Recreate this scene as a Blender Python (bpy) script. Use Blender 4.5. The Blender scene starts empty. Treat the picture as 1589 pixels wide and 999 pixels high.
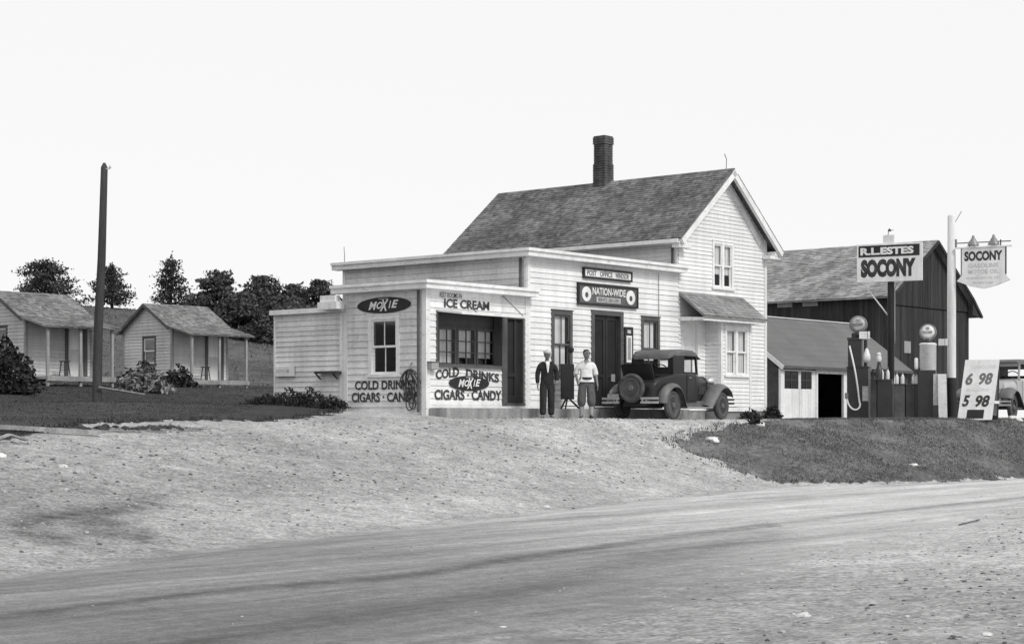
import bpy, bmesh, math, random
import numpy as np
from mathutils import Vector, Matrix, noise as mnoise
random.seed(7); rng = np.random.default_rng(7)
scn = bpy.context.scene
COL = scn.collection
rad = math.radians

# ------------------------------------------------------------------ camera, sky, sun, exposure
F, CX, Y0, EZ = 2750.0, 794.5, 650.0, 1.5       # focal length and horizon in photo pixels, eye height
cd = bpy.data.cameras.new('camera'); cam = bpy.data.objects.new('camera', cd); COL.objects.link(cam)
cd.sensor_width = 36; cd.lens = 36 * F / 1589; cd.shift_y = (Y0 - 499.5) / 1589
cd.clip_start = 0.1; cd.clip_end = 5000
cam.location = (0, 0, EZ); cam.rotation_euler = (math.pi / 2, 0, 0)
scn.camera = cam

SUN_EL, SUN_AZ = rad(42), rad(-47)              # direction to the sun, azimuth from +X towards +Y
w = bpy.data.worlds.new('World'); scn.world = w; w.use_nodes = True
nt = w.node_tree; N = nt.nodes; L = nt.links
bg = N['Background']
sky = N.new('ShaderNodeTexSky'); sky.sky_type = 'NISHITA'; sky.sun_disc = False
sky.sun_elevation = SUN_EL; sky.sun_rotation = math.pi / 2 - SUN_AZ
bw = N.new('ShaderNodeRGBToBW'); L.new(sky.outputs[0], bw.inputs[0])
mx = N.new('ShaderNodeMix'); mx.data_type = 'FLOAT'       # thin even overcast veils the blue sky
mx.inputs[0].default_value = 0.93; L.new(bw.outputs[0], mx.inputs[2]); mx.inputs[3].default_value = 8.5
L.new(mx.outputs[0], bg.inputs[0]); bg.inputs[1].default_value = 0.1
sd = bpy.data.lights.new('sun', 'SUN'); sd.energy = 1.8; sd.angle = rad(14); sd.color = (1, 0.995, 0.985)
sun = bpy.data.objects.new('sun', sd); COL.objects.link(sun); sun.location = (20, -20, 40)
dv = Vector((math.cos(SUN_EL) * math.cos(SUN_AZ), math.cos(SUN_EL) * math.sin(SUN_AZ), math.sin(SUN_EL)))
sun.rotation_euler = dv.to_track_quat('Z', 'Y').to_euler()
vs = scn.view_settings; vs.view_transform = 'Standard'; vs.look = 'None'; vs.exposure = 0.2; vs.gamma = 1; vs.use_curve_mapping = False

# ------------------------------------------------------------------ helpers
class Fr:
    """a building frame: local x along its front, local y to its back; reads photo pixels on its planes"""
    def __init__(s, px, D, th, z=0.0):
        s.X = (px - CX) / F * D; s.D = D; s.th = th; s.z = z
        s.c = math.cos(rad(th)); s.s = math.sin(rad(th))
    def fac(s, px, py, y=0.0):
        rx = (px - CX) / F; D = (y - s.s * s.X + s.c * s.D) / (s.c - s.s * rx)
        return s.c * (rx * D - s.X) + s.s * (D - s.D), EZ + (Y0 - py) / F * D - s.z
    def sid(s, px, py, x=0.0):
        rx = (px - CX) / F; D = (x + s.c * s.X + s.s * s.D) / (s.c * rx + s.s)
        return -s.s * (rx * D - s.X) + s.c * (D - s.D), EZ + (Y0 - py) / F * D - s.z
    def world(s, x, y, z=0): return Vector((s.X + s.c * x - s.s * y, s.D + s.s * x + s.c * y, s.z + z))
    def loc(s, X, Y): return s.c * (X - s.X) + s.s * (Y - s.D), -s.s * (X - s.X) + s.c * (Y - s.D)
    def empty(s, name, label, cat, group=None):
        return thing(name, label, cat, (s.X, s.D, s.z), rad(s.th), group)
def at(px, D, z=0): return Vector(((px - CX) / F * D, D, z))
def zpx(py, D): return EZ + (Y0 - py) / F * D

def tag(o, label=None, cat=None, group=None, kind=None):
    if label: o['label'] = label
    if cat: o['category'] = cat
    if group: o['group'] = group
    if kind: o['kind'] = kind
    return o
def thing(name, label, cat, loc=(0, 0, 0), rz=0, group=None):
    o = bpy.data.objects.new(name, None); COL.objects.link(o); o.empty_display_size = .3
    o.location = loc; o.rotation_euler = (0, 0, rz)
    return tag(o, label, cat, group)
def dup(o, parent=None):
    c = o.copy(); COL.objects.link(c)
    if parent: c.parent = parent
    for ch in list(o.children): dup(ch, c)
    return c

class M:
    def __init__(s): s.v = []; s.f = []
    def add(s, vs, fs):
        n = len(s.v); s.v += [tuple(p) for p in vs]; s.f += [tuple(i + n for i in f) for f in fs]; return s
    def quad(s, a, b, c, d): return s.add([a, b, c, d], [(0, 1, 2, 3)])
    def box(s, x0, x1, y0, y1, z0, z1, tf=None):
        p = [(x, y, z) for z in (z0, z1) for y in (y0, y1) for x in (x0, x1)]
        if tf: p = [tf(*q) for q in p]
        return s.add(p, [(0, 2, 3, 1), (4, 5, 7, 6), (0, 1, 5, 4), (2, 6, 7, 3), (0, 4, 6, 2), (1, 3, 7, 5)])
    def bar(s, a, b, w, h=None, up=(0, 0, 1)):
        a, b = Vector(a), Vector(b); h = h or w; d = (b - a).normalized(); u = Vector(up)
        if abs(d.dot(u)) > .95: u = Vector((1, 0, 0))
        r = d.cross(u).normalized() * w / 2; t = r.cross(d).normalized() * h / 2
        p = [q + i * r + j * t for q in (a, b) for i, j in ((-1, -1), (1, -1), (1, 1), (-1, 1))]
        return s.add(p, [(3, 2, 1, 0), (4, 5, 6, 7), (0, 1, 5, 4), (1, 2, 6, 5), (2, 3, 7, 6), (3, 0, 4, 7)])
    def tube(s, pts, r, n=8, cap=True):
        pts = [Vector(p) for p in pts]; m = len(pts); rr = r if isinstance(r, (list, tuple)) else [r] * m
        ref = None; vs = []
        for i, p in enumerate(pts):
            d = (pts[min(i + 1, m - 1)] - pts[max(i - 1, 0)]).normalized()
            if ref is None: ref = d.orthogonal().normalized()
            ref = (ref - d * ref.dot(d)).normalized(); b = d.cross(ref)
            vs += [p + rr[i] * (math.cos(2 * math.pi * k / n) * ref + math.sin(2 * math.pi * k / n) * b) for k in range(n)]
        fs = [(i * n + k, i * n + (k + 1) % n, (i + 1) * n + (k + 1) % n, (i + 1) * n + k) for i in range(m - 1) for k in range(n)]
        if cap: fs += [tuple(range(n))[::-1], tuple((m - 1) * n + k for k in range(n))]
        return s.add(vs, fs)
    def lathe(s, prof, tf=lambda p: p, n=24):
        """prof: (radius, height) pairs about z"""
        m = len(prof); vs = [tf(Vector((r * math.cos(2 * math.pi * k / n), r * math.sin(2 * math.pi * k / n), z))) for r, z in prof for k in range(n)]
        fs = [(i * n + k, i * n + (k + 1) % n, (i + 1) * n + (k + 1) % n, (i + 1) * n + k) for i in range(m - 1) for k in range(n)]
        fs += [tuple(range(n))[::-1], tuple((m - 1) * n + k for k in range(n))]
        return s.add(vs, fs)
    def prism(s, poly, a, b, tf=lambda x, y, z: (x, y, z)):
        """2D polygon (p, q) extruded between depths a and b: tf(p, q, depth)"""
        n = len(poly)
        return s.add([tf(p, q, a) for p, q in poly] + [tf(p, q, b) for p, q in poly],
                     [tuple(range(n))[::-1], tuple(range(n, 2 * n))] + [(i, (i + 1) % n, n + (i + 1) % n, n + i) for i in range(n)])
    def build(s, name, mat, parent=None, bevel=0, smooth=0):
        me = bpy.data.meshes.new(name); me.from_pydata(s.v, [], s.f)
        if mat: me.materials.append(mat)
        if bevel:
            bm = bmesh.new(); bm.from_mesh(me)
            bmesh.ops.recalc_face_normals(bm, faces=bm.faces)
            bmesh.ops.bevel(bm, geom=list(bm.edges), offset=bevel, segments=2, affect='EDGES', clamp_overlap=True)
            bm.to_mesh(me); bm.free()
        if smooth:
            me.polygons.foreach_set('use_smooth', [True] * len(me.polygons))
            me.update()
            if smooth < 3: me.set_sharp_from_angle(angle=smooth)
        me.update()
        o = bpy.data.objects.new(name, me); COL.objects.link(o)
        if parent: o.parent = parent
        return o

def each(mb, name, mt, parent=None, bevel=0, smooth=0):
    """every loose piece of a builder becomes an object of its own"""
    par = list(range(len(mb.v)))
    def find(i):
        while par[i] != i: par[i] = par[par[i]]; i = par[i]
        return i
    for f in mb.f:
        for q in f[1:]: par[find(q)] = find(f[0])
    grp = {}
    for f in mb.f: grp.setdefault(find(f[0]), []).append(f)
    out = []
    for fs in grp.values():
        ids = sorted({i for f in fs for i in f}); mp = {i: k for k, i in enumerate(ids)}; p = M()
        p.add([mb.v[i] for i in ids], [tuple(mp[i] for i in f) for f in fs]); out.append(p.build(name, mt, parent, bevel, smooth))
    return out
def text_into(mb, body, tf, s0, s1, z0, z1, d=.03, bold=.012, shear=0, rev=False, rise=0):
    """flat lettering fitted into s0..s1 x z0..z1 of a plane tf(s, z, d)"""
    cu = bpy.data.curves.new('lettering', 'FONT'); cu.body = body; cu.size = 1; cu.offset = bold; cu.shear = shear; cu.resolution_u = 3
    o = bpy.data.objects.new('lettering', cu); COL.objects.link(o)
    bpy.context.view_layer.update()
    me = bpy.data.meshes.new_from_object(o.evaluated_get(bpy.context.evaluated_depsgraph_get()))
    P = [v.co.copy() for v in me.vertices]; fs = [tuple(p.vertices) for p in me.polygons]
    bpy.data.objects.remove(o); bpy.data.curves.remove(cu); bpy.data.meshes.remove(me)
    xa, xb = min(p.x for p in P), max(p.x for p in P); ya, yb = min(p.y for p in P), max(p.y for p in P)
    out = []
    for p in P:
        a = (p.x - xa) / (xb - xa); b = (p.y - ya) / (yb - ya)
        out.append(tf(s0 + (s1 - s0) * a, z0 + (z1 - z0) * b + rise * a, d))
    mb.add(out, fs)

# ------------------------------------------------------------------ materials (a black-and-white place: greys only)
def mat(name, c, rough=.8, var=.2, scale=2.0, fine=0.0, fscale=30, bump=0.0, bscale=40, island=0.0, spec=.3, metal=0.0, chips=0.0,
        stretch=(1, 1, 1), stain=0.0, streak=(3, 3, .25)):
    m = bpy.data.materials.new(name); m.use_nodes = True; t = m.node_tree; N = t.nodes; L = t.links
    b = N['Principled BSDF']; b.inputs['Roughness'].default_value = rough; b.inputs['Metallic'].default_value = metal
    b.inputs['Specular IOR Level'].default_value = spec
    tc = N.new('ShaderNodeTexCoord'); mp = N.new('ShaderNodeMapping'); mp.inputs['Scale'].default_value = stretch
    L.new(tc.outputs['Object'], mp.inputs[0])
    val = N.new('ShaderNodeValue'); val.outputs[0].default_value = c; cur = val.outputs[0]
    def mul(sock):
        nonlocal cur
        q = N.new('ShaderNodeMath'); q.operation = 'MULTIPLY'; L.new(cur, q.inputs[0]); L.new(sock, q.inputs[1]); cur = q.outputs[0]
    def nz(scale, lo, hi, src=None, detail=5, a=.3, bb=.7):
        n = N.new('ShaderNodeTexNoise'); n.inputs['Scale'].default_value = scale; n.inputs['Detail'].default_value = detail
        L.new(src or mp.outputs[0], n.inputs['Vector'])
        r = N.new('ShaderNodeMapRange'); r.inputs[1].default_value = a; r.inputs[2].default_value = bb; r.inputs[3].default_value = lo; r.inputs[4].default_value = hi
        L.new(n.outputs[0], r.inputs[0]); return r.outputs[0]
    if var: mul(nz(scale, 1 - var, 1 + var))
    if fine: mul(nz(fscale, 1 - fine, 1 + fine, detail=3))
    if stain:
        m2 = N.new('ShaderNodeMapping'); m2.inputs['Scale'].default_value = streak; L.new(tc.outputs['Object'], m2.inputs[0])
        mul(nz(1.6, 1 - stain, 1, m2.outputs[0], 6, .35, .6))
    if chips:
        m3 = N.new('ShaderNodeMapping'); m3.inputs['Scale'].default_value = (1, 1, 3.5); L.new(tc.outputs['Object'], m3.inputs[0])
        mul(nz(5.5, 1, 1 - chips, m3.outputs[0], 8, .60, .66)); mul(nz(.9, 1 - chips * .3, 1, tc.outputs['Object'], 6, .3, .6))
    if island:
        g = N.new('ShaderNodeNewGeometry'); r = N.new('ShaderNodeMapRange'); r.inputs[3].default_value = 1 - island; r.inputs[4].default_value = 1 + island
        L.new(g.outputs['Random Per Island'], r.inputs[0]); mul(r.outputs[0])
    cc = N.new('ShaderNodeCombineColor'); [L.new(cur, cc.inputs[i]) for i in range(3)]
    L.new(cc.outputs[0], b.inputs['Base Color'])
    if bump:
        n = N.new('ShaderNodeTexNoise'); n.inputs['Scale'].default_value = bscale; n.inputs['Detail'].default_value = 6; L.new(mp.outputs[0], n.inputs['Vector'])
        bp = N.new('ShaderNodeBump'); bp.inputs['Strength'].default_value = bump; bp.inputs['Distance'].default_value = .02
        L.new(n.outputs[0], bp.inputs['Height']); L.new(bp.outputs[0], b.inputs['Normal'])
    return m
def glassmat(name, tint=.5, rough=.03):
    m = bpy.data.materials.new(name); m.use_nodes = True; t = m.node_tree; N = t.nodes; L = t.links
    N.remove(N['Principled BSDF'])
    tr = N.new('ShaderNodeBsdfTransparent'); tr.inputs[0].default_value = (tint, tint, tint, 1)
    gl = N.new('ShaderNodeBsdfGlossy'); gl.inputs['Roughness'].default_value = rough
    fr = N.new('ShaderNodeFresnel'); fr.inputs[0].default_value = 1.33
    tc = N.new('ShaderNodeTexCoord'); n = N.new('ShaderNodeTexNoise'); n.inputs['Scale'].default_value = 3; L.new(tc.outputs['Object'], n.inputs[0])
    bp = N.new('ShaderNodeBump'); bp.inputs['Strength'].default_value = .06; L.new(n.outputs[0], bp.inputs['Height'])
    L.new(bp.outputs[0], gl.inputs['Normal']); L.new(bp.outputs[0], fr.inputs['Normal'])
    x = N.new('ShaderNodeMixShader'); L.new(fr.outputs[0], x.inputs[0]); L.new(tr.outputs[0], x.inputs[1]); L.new(gl.outputs[0], x.inputs[2])
    L.new(x.outputs[0], N['Material Output'].inputs[0]); return m

WHITE = mat('white_clapboard_paint', .79, .6, .05, .8, .04, 14, .15, 60, .06, stain=.10, chips=.15)
WHITE_OLD = mat('worn_white_paint', .72, .7, .10, .8, .07, 12, .2, 60, .08, stain=.13, chips=.2)
CABIN = mat('cabin_white_paint', .60, .7, .10, .8, .06, 12, .2, 60, .07, stain=.12, chips=.2)
TRIM = mat('white_trim_paint', .80, .5, .06, 2, .04, 20, .1, 60, .04, stain=.12, chips=.25)
DARKTRIM = mat('dark_trim_paint', .085, .55, .2, 3, .1, 20, .15, 60)
GREYTRIM = mat('grey_trim_paint', .30, .6, .15, 3, .1, 20, .15, 60)
SHINGLE = mat('weathered_wood_shingles', .168, .9, .34, .8, .25, 9, .3, 50, .30, .1, stain=.25, streak=(1, 2, 1))
CABSHING = mat('cabin_roof_shingles', .20, .9, .28, .9, .2, 10, .3, 50, .34, .1)
AWNSHING = mat('entry_roof_shingles', .25, .9, .2, 1.0, .15, 14, .3, 50, .2, .1)
BARNSHING = mat('old_barn_shingles', .28, .9, .3, .7, .15, 6, .3, 50, .28, .1)
FELT = mat('rolled_roofing', .15, .9, .12, .5, .12, 25, .2, 80, .03, .1)
FLATROOF = mat('tarred_roof', .10, .9, .2)
BARN = mat('barn_boards', .046, .85, .25, 1.5, .25, 14, .3, 40, .18, .15, stretch=(2, 2, .12), stain=.25)
STONE = mat('foundation_stone', .22, .9, .3, 3, .15, 20, .4, 20)
CONC = mat('old_concrete', .30, .9, .18, 1.2, .15, 20, .3, 30, stain=.3)
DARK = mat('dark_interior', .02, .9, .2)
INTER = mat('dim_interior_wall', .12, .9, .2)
CURTAIN = mat('window_curtain', .80, .9, .12, 2, .05, 30, stretch=(6, 6, .6))
BLIND = mat('pale_window_shade', .70, .9, .15, 2)
GLASS = glassmat('window_glass', .95)
DARKGLASS = glassmat('dim_window_glass', .45)
BLACK = mat('black_paint', .022, .5, .2, 3, .1, 30)
LETTER = mat('black_sign_lettering', .045, .6, .5, 5, .4, 26)
FADED = mat('faded_lettering', .45, .7, .3, 8)
SIGNWHITE = mat('white_sign_enamel', .80, .3, .05, 3, .03, 20, stain=.14, chips=.2)
SIGNGREY = mat('grey_sign_band', .48, .6, .25, 12)
POLE = mat('creosoted_pole', .05, .85, .3, 2, .3, 20, .5, 30, stretch=(3, 3, .2))
POLEWHITE = mat('whitewashed_pole', .72, .8, .1, 2, .1, 20, .4, 30, stretch=(3, 3, .2), stain=.12)
WOOD = mat('weathered_wood', .28, .85, .25, 3, .2, 20, .3, 40)
DARKWOOD = mat('dark_wood', .06, .8, .25, 3, .2, 20, .3, 40)
METAL = mat('bright_metal', .6, .3, .1, 5, metal=.9)
DULL = mat('dull_metal', .22, .5, .2, 5, metal=.5)
CARPAINT = mat('dusty_car_paint', .016, .42, .3, 3, .15, 25, spec=.3)
CARROOF = mat('dusty_roof_fabric', .12, .75, .2, 4, .1, 30)
FENDER = mat('dusty_fender_paint', .12, .5, .3, 3, .15, 25, spec=.45)
CARBLACK = mat('black_rumble_seat', .015, .7, .2, 3)
TYRE = mat('dusty_tyre', .07, .9, .3, 6, .2, 30)
HUB = mat('wheel_paint', .11, .5, .2, 5)
SKIN = mat('skin', .20, .6, .08, 6)
HAIR = mat('dark_hair', .02, .7, .2)
JACKET = mat('dark_jacket_cloth', .022, .9, .3, 9, .15, 40, .9, 14)
TROUSER = mat('dark_trouser_cloth', .028, .9, .3, 9, .15, 40, .9, 12, stretch=(1, 1, .5))
KNICKER = mat('grey_knickerbocker_cloth', .10, .9, .3, 9, .15, 40, .9, 12, stretch=(1, 1, .5))
SHIRT = mat('white_shirt_cloth', .72, .9, .12, 9, .05, 40, .9, 12)
CAP = mat('light_cap_cloth', .55, .9, .1, 5)
SOCK = mat('pale_sock', .32, .9, .1, 5)
SHOE = mat('dark_shoe', .03, .5, .1, 5)
ROCK = mat('pale_rock', .55, .9, .2, 4, .15, 20, .4, 20)
LIMEROCK = mat('whitewashed_rock', .62, .9, .22, 4, .1, 20, .4, 20)
BRICK = mat('sooty_chimney_brick', .10, .9, .3, 2, .25, 9, .5, 14, stain=.3)
LEAF = mat('tree_leaves', .085, .85, .3, .25, island=.45, spec=.15)
PINE = mat('evergreen_needles', .055, .85, .3, .25, island=.45, spec=.12)
SHRUB = mat('shrub_leaves', .032, .8, .3, 1, island=.5, spec=.2)
HOSTA = mat('broad_pale_leaves', .17, .6, .3, 2, island=.6, spec=.3)
GRASSBLADE = mat('grass_blades', .13, .8, .35, .6, island=.45, spec=.2)
DARKBLADE = mat('lawn_blades', .045, .8, .25, .5, island=.35, spec=.15)
BARK = mat('tree_bark', .05, .9, .3)
HOSE = mat('pale_rubber_hose', .80, .6, .1)
PUMPPAINT = mat('dark_pump_paint', .028, .4, .2, 4, .1, 30, spec=.5)
PUMPWHITE = mat('chipped_white_pump_paint', .80, .45, .08, 4, .06, 14, stain=.08, chips=.2)
GLOBE = mat('milk_glass_globe', .70, .25, .08, 6)
CANVAS = mat('sedan_body_paint', .42, .45, .15, 3, spec=.5)

# ------------------------------------------------------------------ frames of the place
S = Fr(818, 45, 50, EZ + .06)                     # the store; local x along its front
tI = S.fac(661, 640)[0]; tA = S.fac(1052, 420)[0]; tB = 11.36; tM = (tA + tB) / 2

# ------------------------------------------------------------------ terrain
edge_px = [(-300, 912), (0, 881), (400, 833), (800, 791), (1000, 770), (1200, 751), (1400, 747), (1589, 739)]
EP = []
for px, py in edge_px:
    D = EZ * F / (py - Y0); x, y = S.loc((px - CX) / F * D, D); EP.append((x, -y))
ET = [-400] + [p[0] for p in EP] + [40, 400]; EW = [EP[0][1] + 2] + [p[1] for p in EP] + [9.2, 9.2]
def sstep(x, a, b): q = np.clip((x - a) / (b - a), 0, 1); return q * q * (3 - 2 * q)
def pnoise(x, y, sc, seed=0):
    x = np.asarray(x, float) * sc; y = np.asarray(y, float) * sc
    return (np.sin(x * 1.7 + 1.3 * np.sin(y * 1.1 + seed) + seed) + np.sin(y * 2.1 + 1.7 * np.sin(x * .9 + seed * 2) + .5) + np.sin((x + y) * 1.3 + seed * 3) * .7) / 2.7
def H(t, v):
    """height of the ground at store-frame coordinates"""
    t = np.asarray(t, float); v = np.asarray(v, float); w_ = -v
    X = S.X + S.c * t - S.s * v; Y = S.D + S.s * t + S.c * v
    wf = np.interp(t, ET, EW); wt = np.interp(t, [-30, -3, 0, 5, 8, 11, 400], [1.0, 1.2, 2.2, 3.5, 4.9, 6.3, 6.3])
    q = np.clip((wf - w_) / np.maximum(wf - wt, .5), 0, 1)
    bank = sstep(t, -1, 5)
    s = (1 - bank) * (.55 * q + .45 * q * q * (3 - 2 * q)) + bank * (q ** .85 * .75 + .25 * q * q * (3 - 2 * q))
    pad = EZ - .01
    # left of the store the yard swings down with the lawn
    z = pad * s
    lf = sstep(-X, -2, 6)
    z = z + lf * sstep(v, 0, 5) * .22
    z = z + .14 * sstep(-t, 2.8, 4.6) * sstep(v, -1.6, .4) * (1 - sstep(-t, 9, 14))
    hill = np.interp(v, [0, 9, 14, 21, 27, 34, 45, 70, 78, 92, 140, 320], [0, .05, .35, .92, 1.0, 1.6, 3.7, 6.9, 8.0, 8.3, 3, -1])
    z = z + sstep(-X, -6, 8) * hill
    z = z - sstep(Y, 95, 260) * sstep(X, 5, 30) * 3.0
    z = z + (pnoise(t, v, 4.5, 2) * .010 + pnoise(t, v, 9, 6) * .005) * np.clip(q * 2, 0, 1)
    z = z + pnoise(t, v, .35, 1) * .03 * np.clip(q * 1.3, .1, 1) + pnoise(t, v, 1.6, 4) * .012
    z = z - .05 * np.exp(-((w_ - wf - .3) / .8) ** 2) + np.where(w_ > wf + 7.5, .10 * sstep(w_, wf + 7.5, wf + 11), 0)
    return z
def gz(X, Y): t, v = S.loc(X, Y); return float(H(t, v))
def project(t, v, z):
    X = S.X + S.c * t - S.s * v; Y = S.D + S.s * t + S.c * v
    Yc = np.maximum(Y, .5)
    return CX + F * X / Yc, Y0 - F * (z - EZ) / Yc, X, Y
def inpoly(px, py, poly):
    px = np.asarray(px); py = np.asarray(py); r = np.zeros(px.shape, bool); n = len(poly); j = n - 1
    for i in range(n):
        xi, yi = poly[i]; xj, yj = poly[j]
        if yi != yj:
            c = ((yi > py) != (yj > py)) & (px < (xj - xi) * (py - yi) / (yj - yi) + xi); r ^= c
        j = i
    return r
def near_line(px, py, line):
    d = np.full(np.shape(px), 1e9)
    for (x0, y0), (x1, y1) in zip(line, line[1:]):
        q = np.clip(((px - x0) * (x1 - x0) + (py - y0) * (y1 - y0)) / ((x1 - x0) ** 2 + (y1 - y0) ** 2), 0, 1)
        d = np.minimum(d, np.hypot(px - x0 - q * (x1 - x0), (py - y0 - q * (y1 - y0)) * 3))
    return d
LAWN = [(-2000, 720), (-40, 694), (40, 676), (95, 664), (150, 656), (300, 653), (400, 652), (445, 652), (535, 639), (535, 200), (-2000, 200)]
BANK = [(1045, 684), (1075, 673), (1120, 664), (1160, 657), (1235, 649), (1900, 646), (1900, 738), (1589, 741), (1450, 747), (1230, 750), (1165, 742), (1140, 730), (1112, 712), (1085, 708), (1060, 694)]
def grass_mask(t, v):
    z = H(t, v); px, py, X, Y = project(t, v, z)
    jx = pnoise(t, v, 1.9, 2) * 9 + pnoise(t, v, 6, 5) * 4; jy = pnoise(t, v, 2.3, 7) * 3 + pnoise(t, v, 7, 3) * 1.5
    front = Y > 8
    g = inpoly(px + jx, py + jy, BANK) & front & (t > -4)
    g |= inpoly(px + jx, py + jy, LAWN) & (Y > 28) & (t < 60) & (v > -13)
    g |= (v > 9) & (X < 6); g |= (v > 30)
    g |= (t > 15) & (-v > 5.2) & (-v < 8.9 + jx * .03)
    return g
def steps(spec):
    out = []
    for a, b, d in spec: out += list(np.arange(a, b, d))
    return np.array(out + [spec[-1][1]])
TS = steps([(-1400, -300, 160), (-300, -100, 20), (-100, -34, 3), (-34, 24, .14), (24, 60, .8), (60, 130, 3), (130, 300, 17), (300, 2000, 170)])
VS = steps([(-1200, -200, 150), (-200, -40, 10), (-40, -25, 1.2), (-25, 2, .14), (2, 12, .4), (12, 100, 1.1), (100, 300, 12), (300, 2000, 170)])
def sheet(name, TT, VV, zoff, keep=None):
    T, V = np.meshgrid(TT, VV); Z = H(T, V) + (zoff(T, V) if callable(zoff) else zoff)
    nr, nc = T.shape; idx = np.arange(nr * nc).reshape(nr, nc)
    fa = np.stack([idx[:-1, :-1], idx[:-1, 1:], idx[1:, 1:], idx[1:, :-1]], -1).reshape(-1, 4)
    if keep is not None:
        k = keep(T, V); kf = k[:-1, :-1] & k[:-1, 1:] & k[1:, 1:] & k[1:, :-1]; fa = fa[kf.reshape(-1)]
    P = np.stack([T, V, Z], -1).reshape(-1, 3)
    used = np.zeros(len(P), bool); used[fa.reshape(-1)] = True
    remap = np.cumsum(used) - 1; P = P[used]; fa = remap[fa]
    me = bpy.data.meshes.new(name)
    me.vertices.add(len(P)); me.vertices.foreach_set('co', P.reshape(-1))
    me.loops.add(fa.size); me.loops.foreach_set('vertex_index', fa.reshape(-1).astype(np.int32))
    me.polygons.add(len(fa)); me.polygons.foreach_set('loop_start', np.arange(0, fa.size, 4, dtype=np.int32))
    me.update(calc_edges=True); me.validate()
    me.polygons.foreach_set('use_smooth', [True] * len(me.polygons))
    o = bpy.data.objects.new(name, me); COL.objects.link(o); o.location = (S.X, S.D, 0); o.rotation_euler = (0, 0, rad(S.th))
    tag(o, kind='structure'); return o, P
def attr(o, name, vals):
    a = o.data.attributes.new(name, 'FLOAT', 'POINT'); a.data.foreach_set('value', np.asarray(vals, np.float32))

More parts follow.
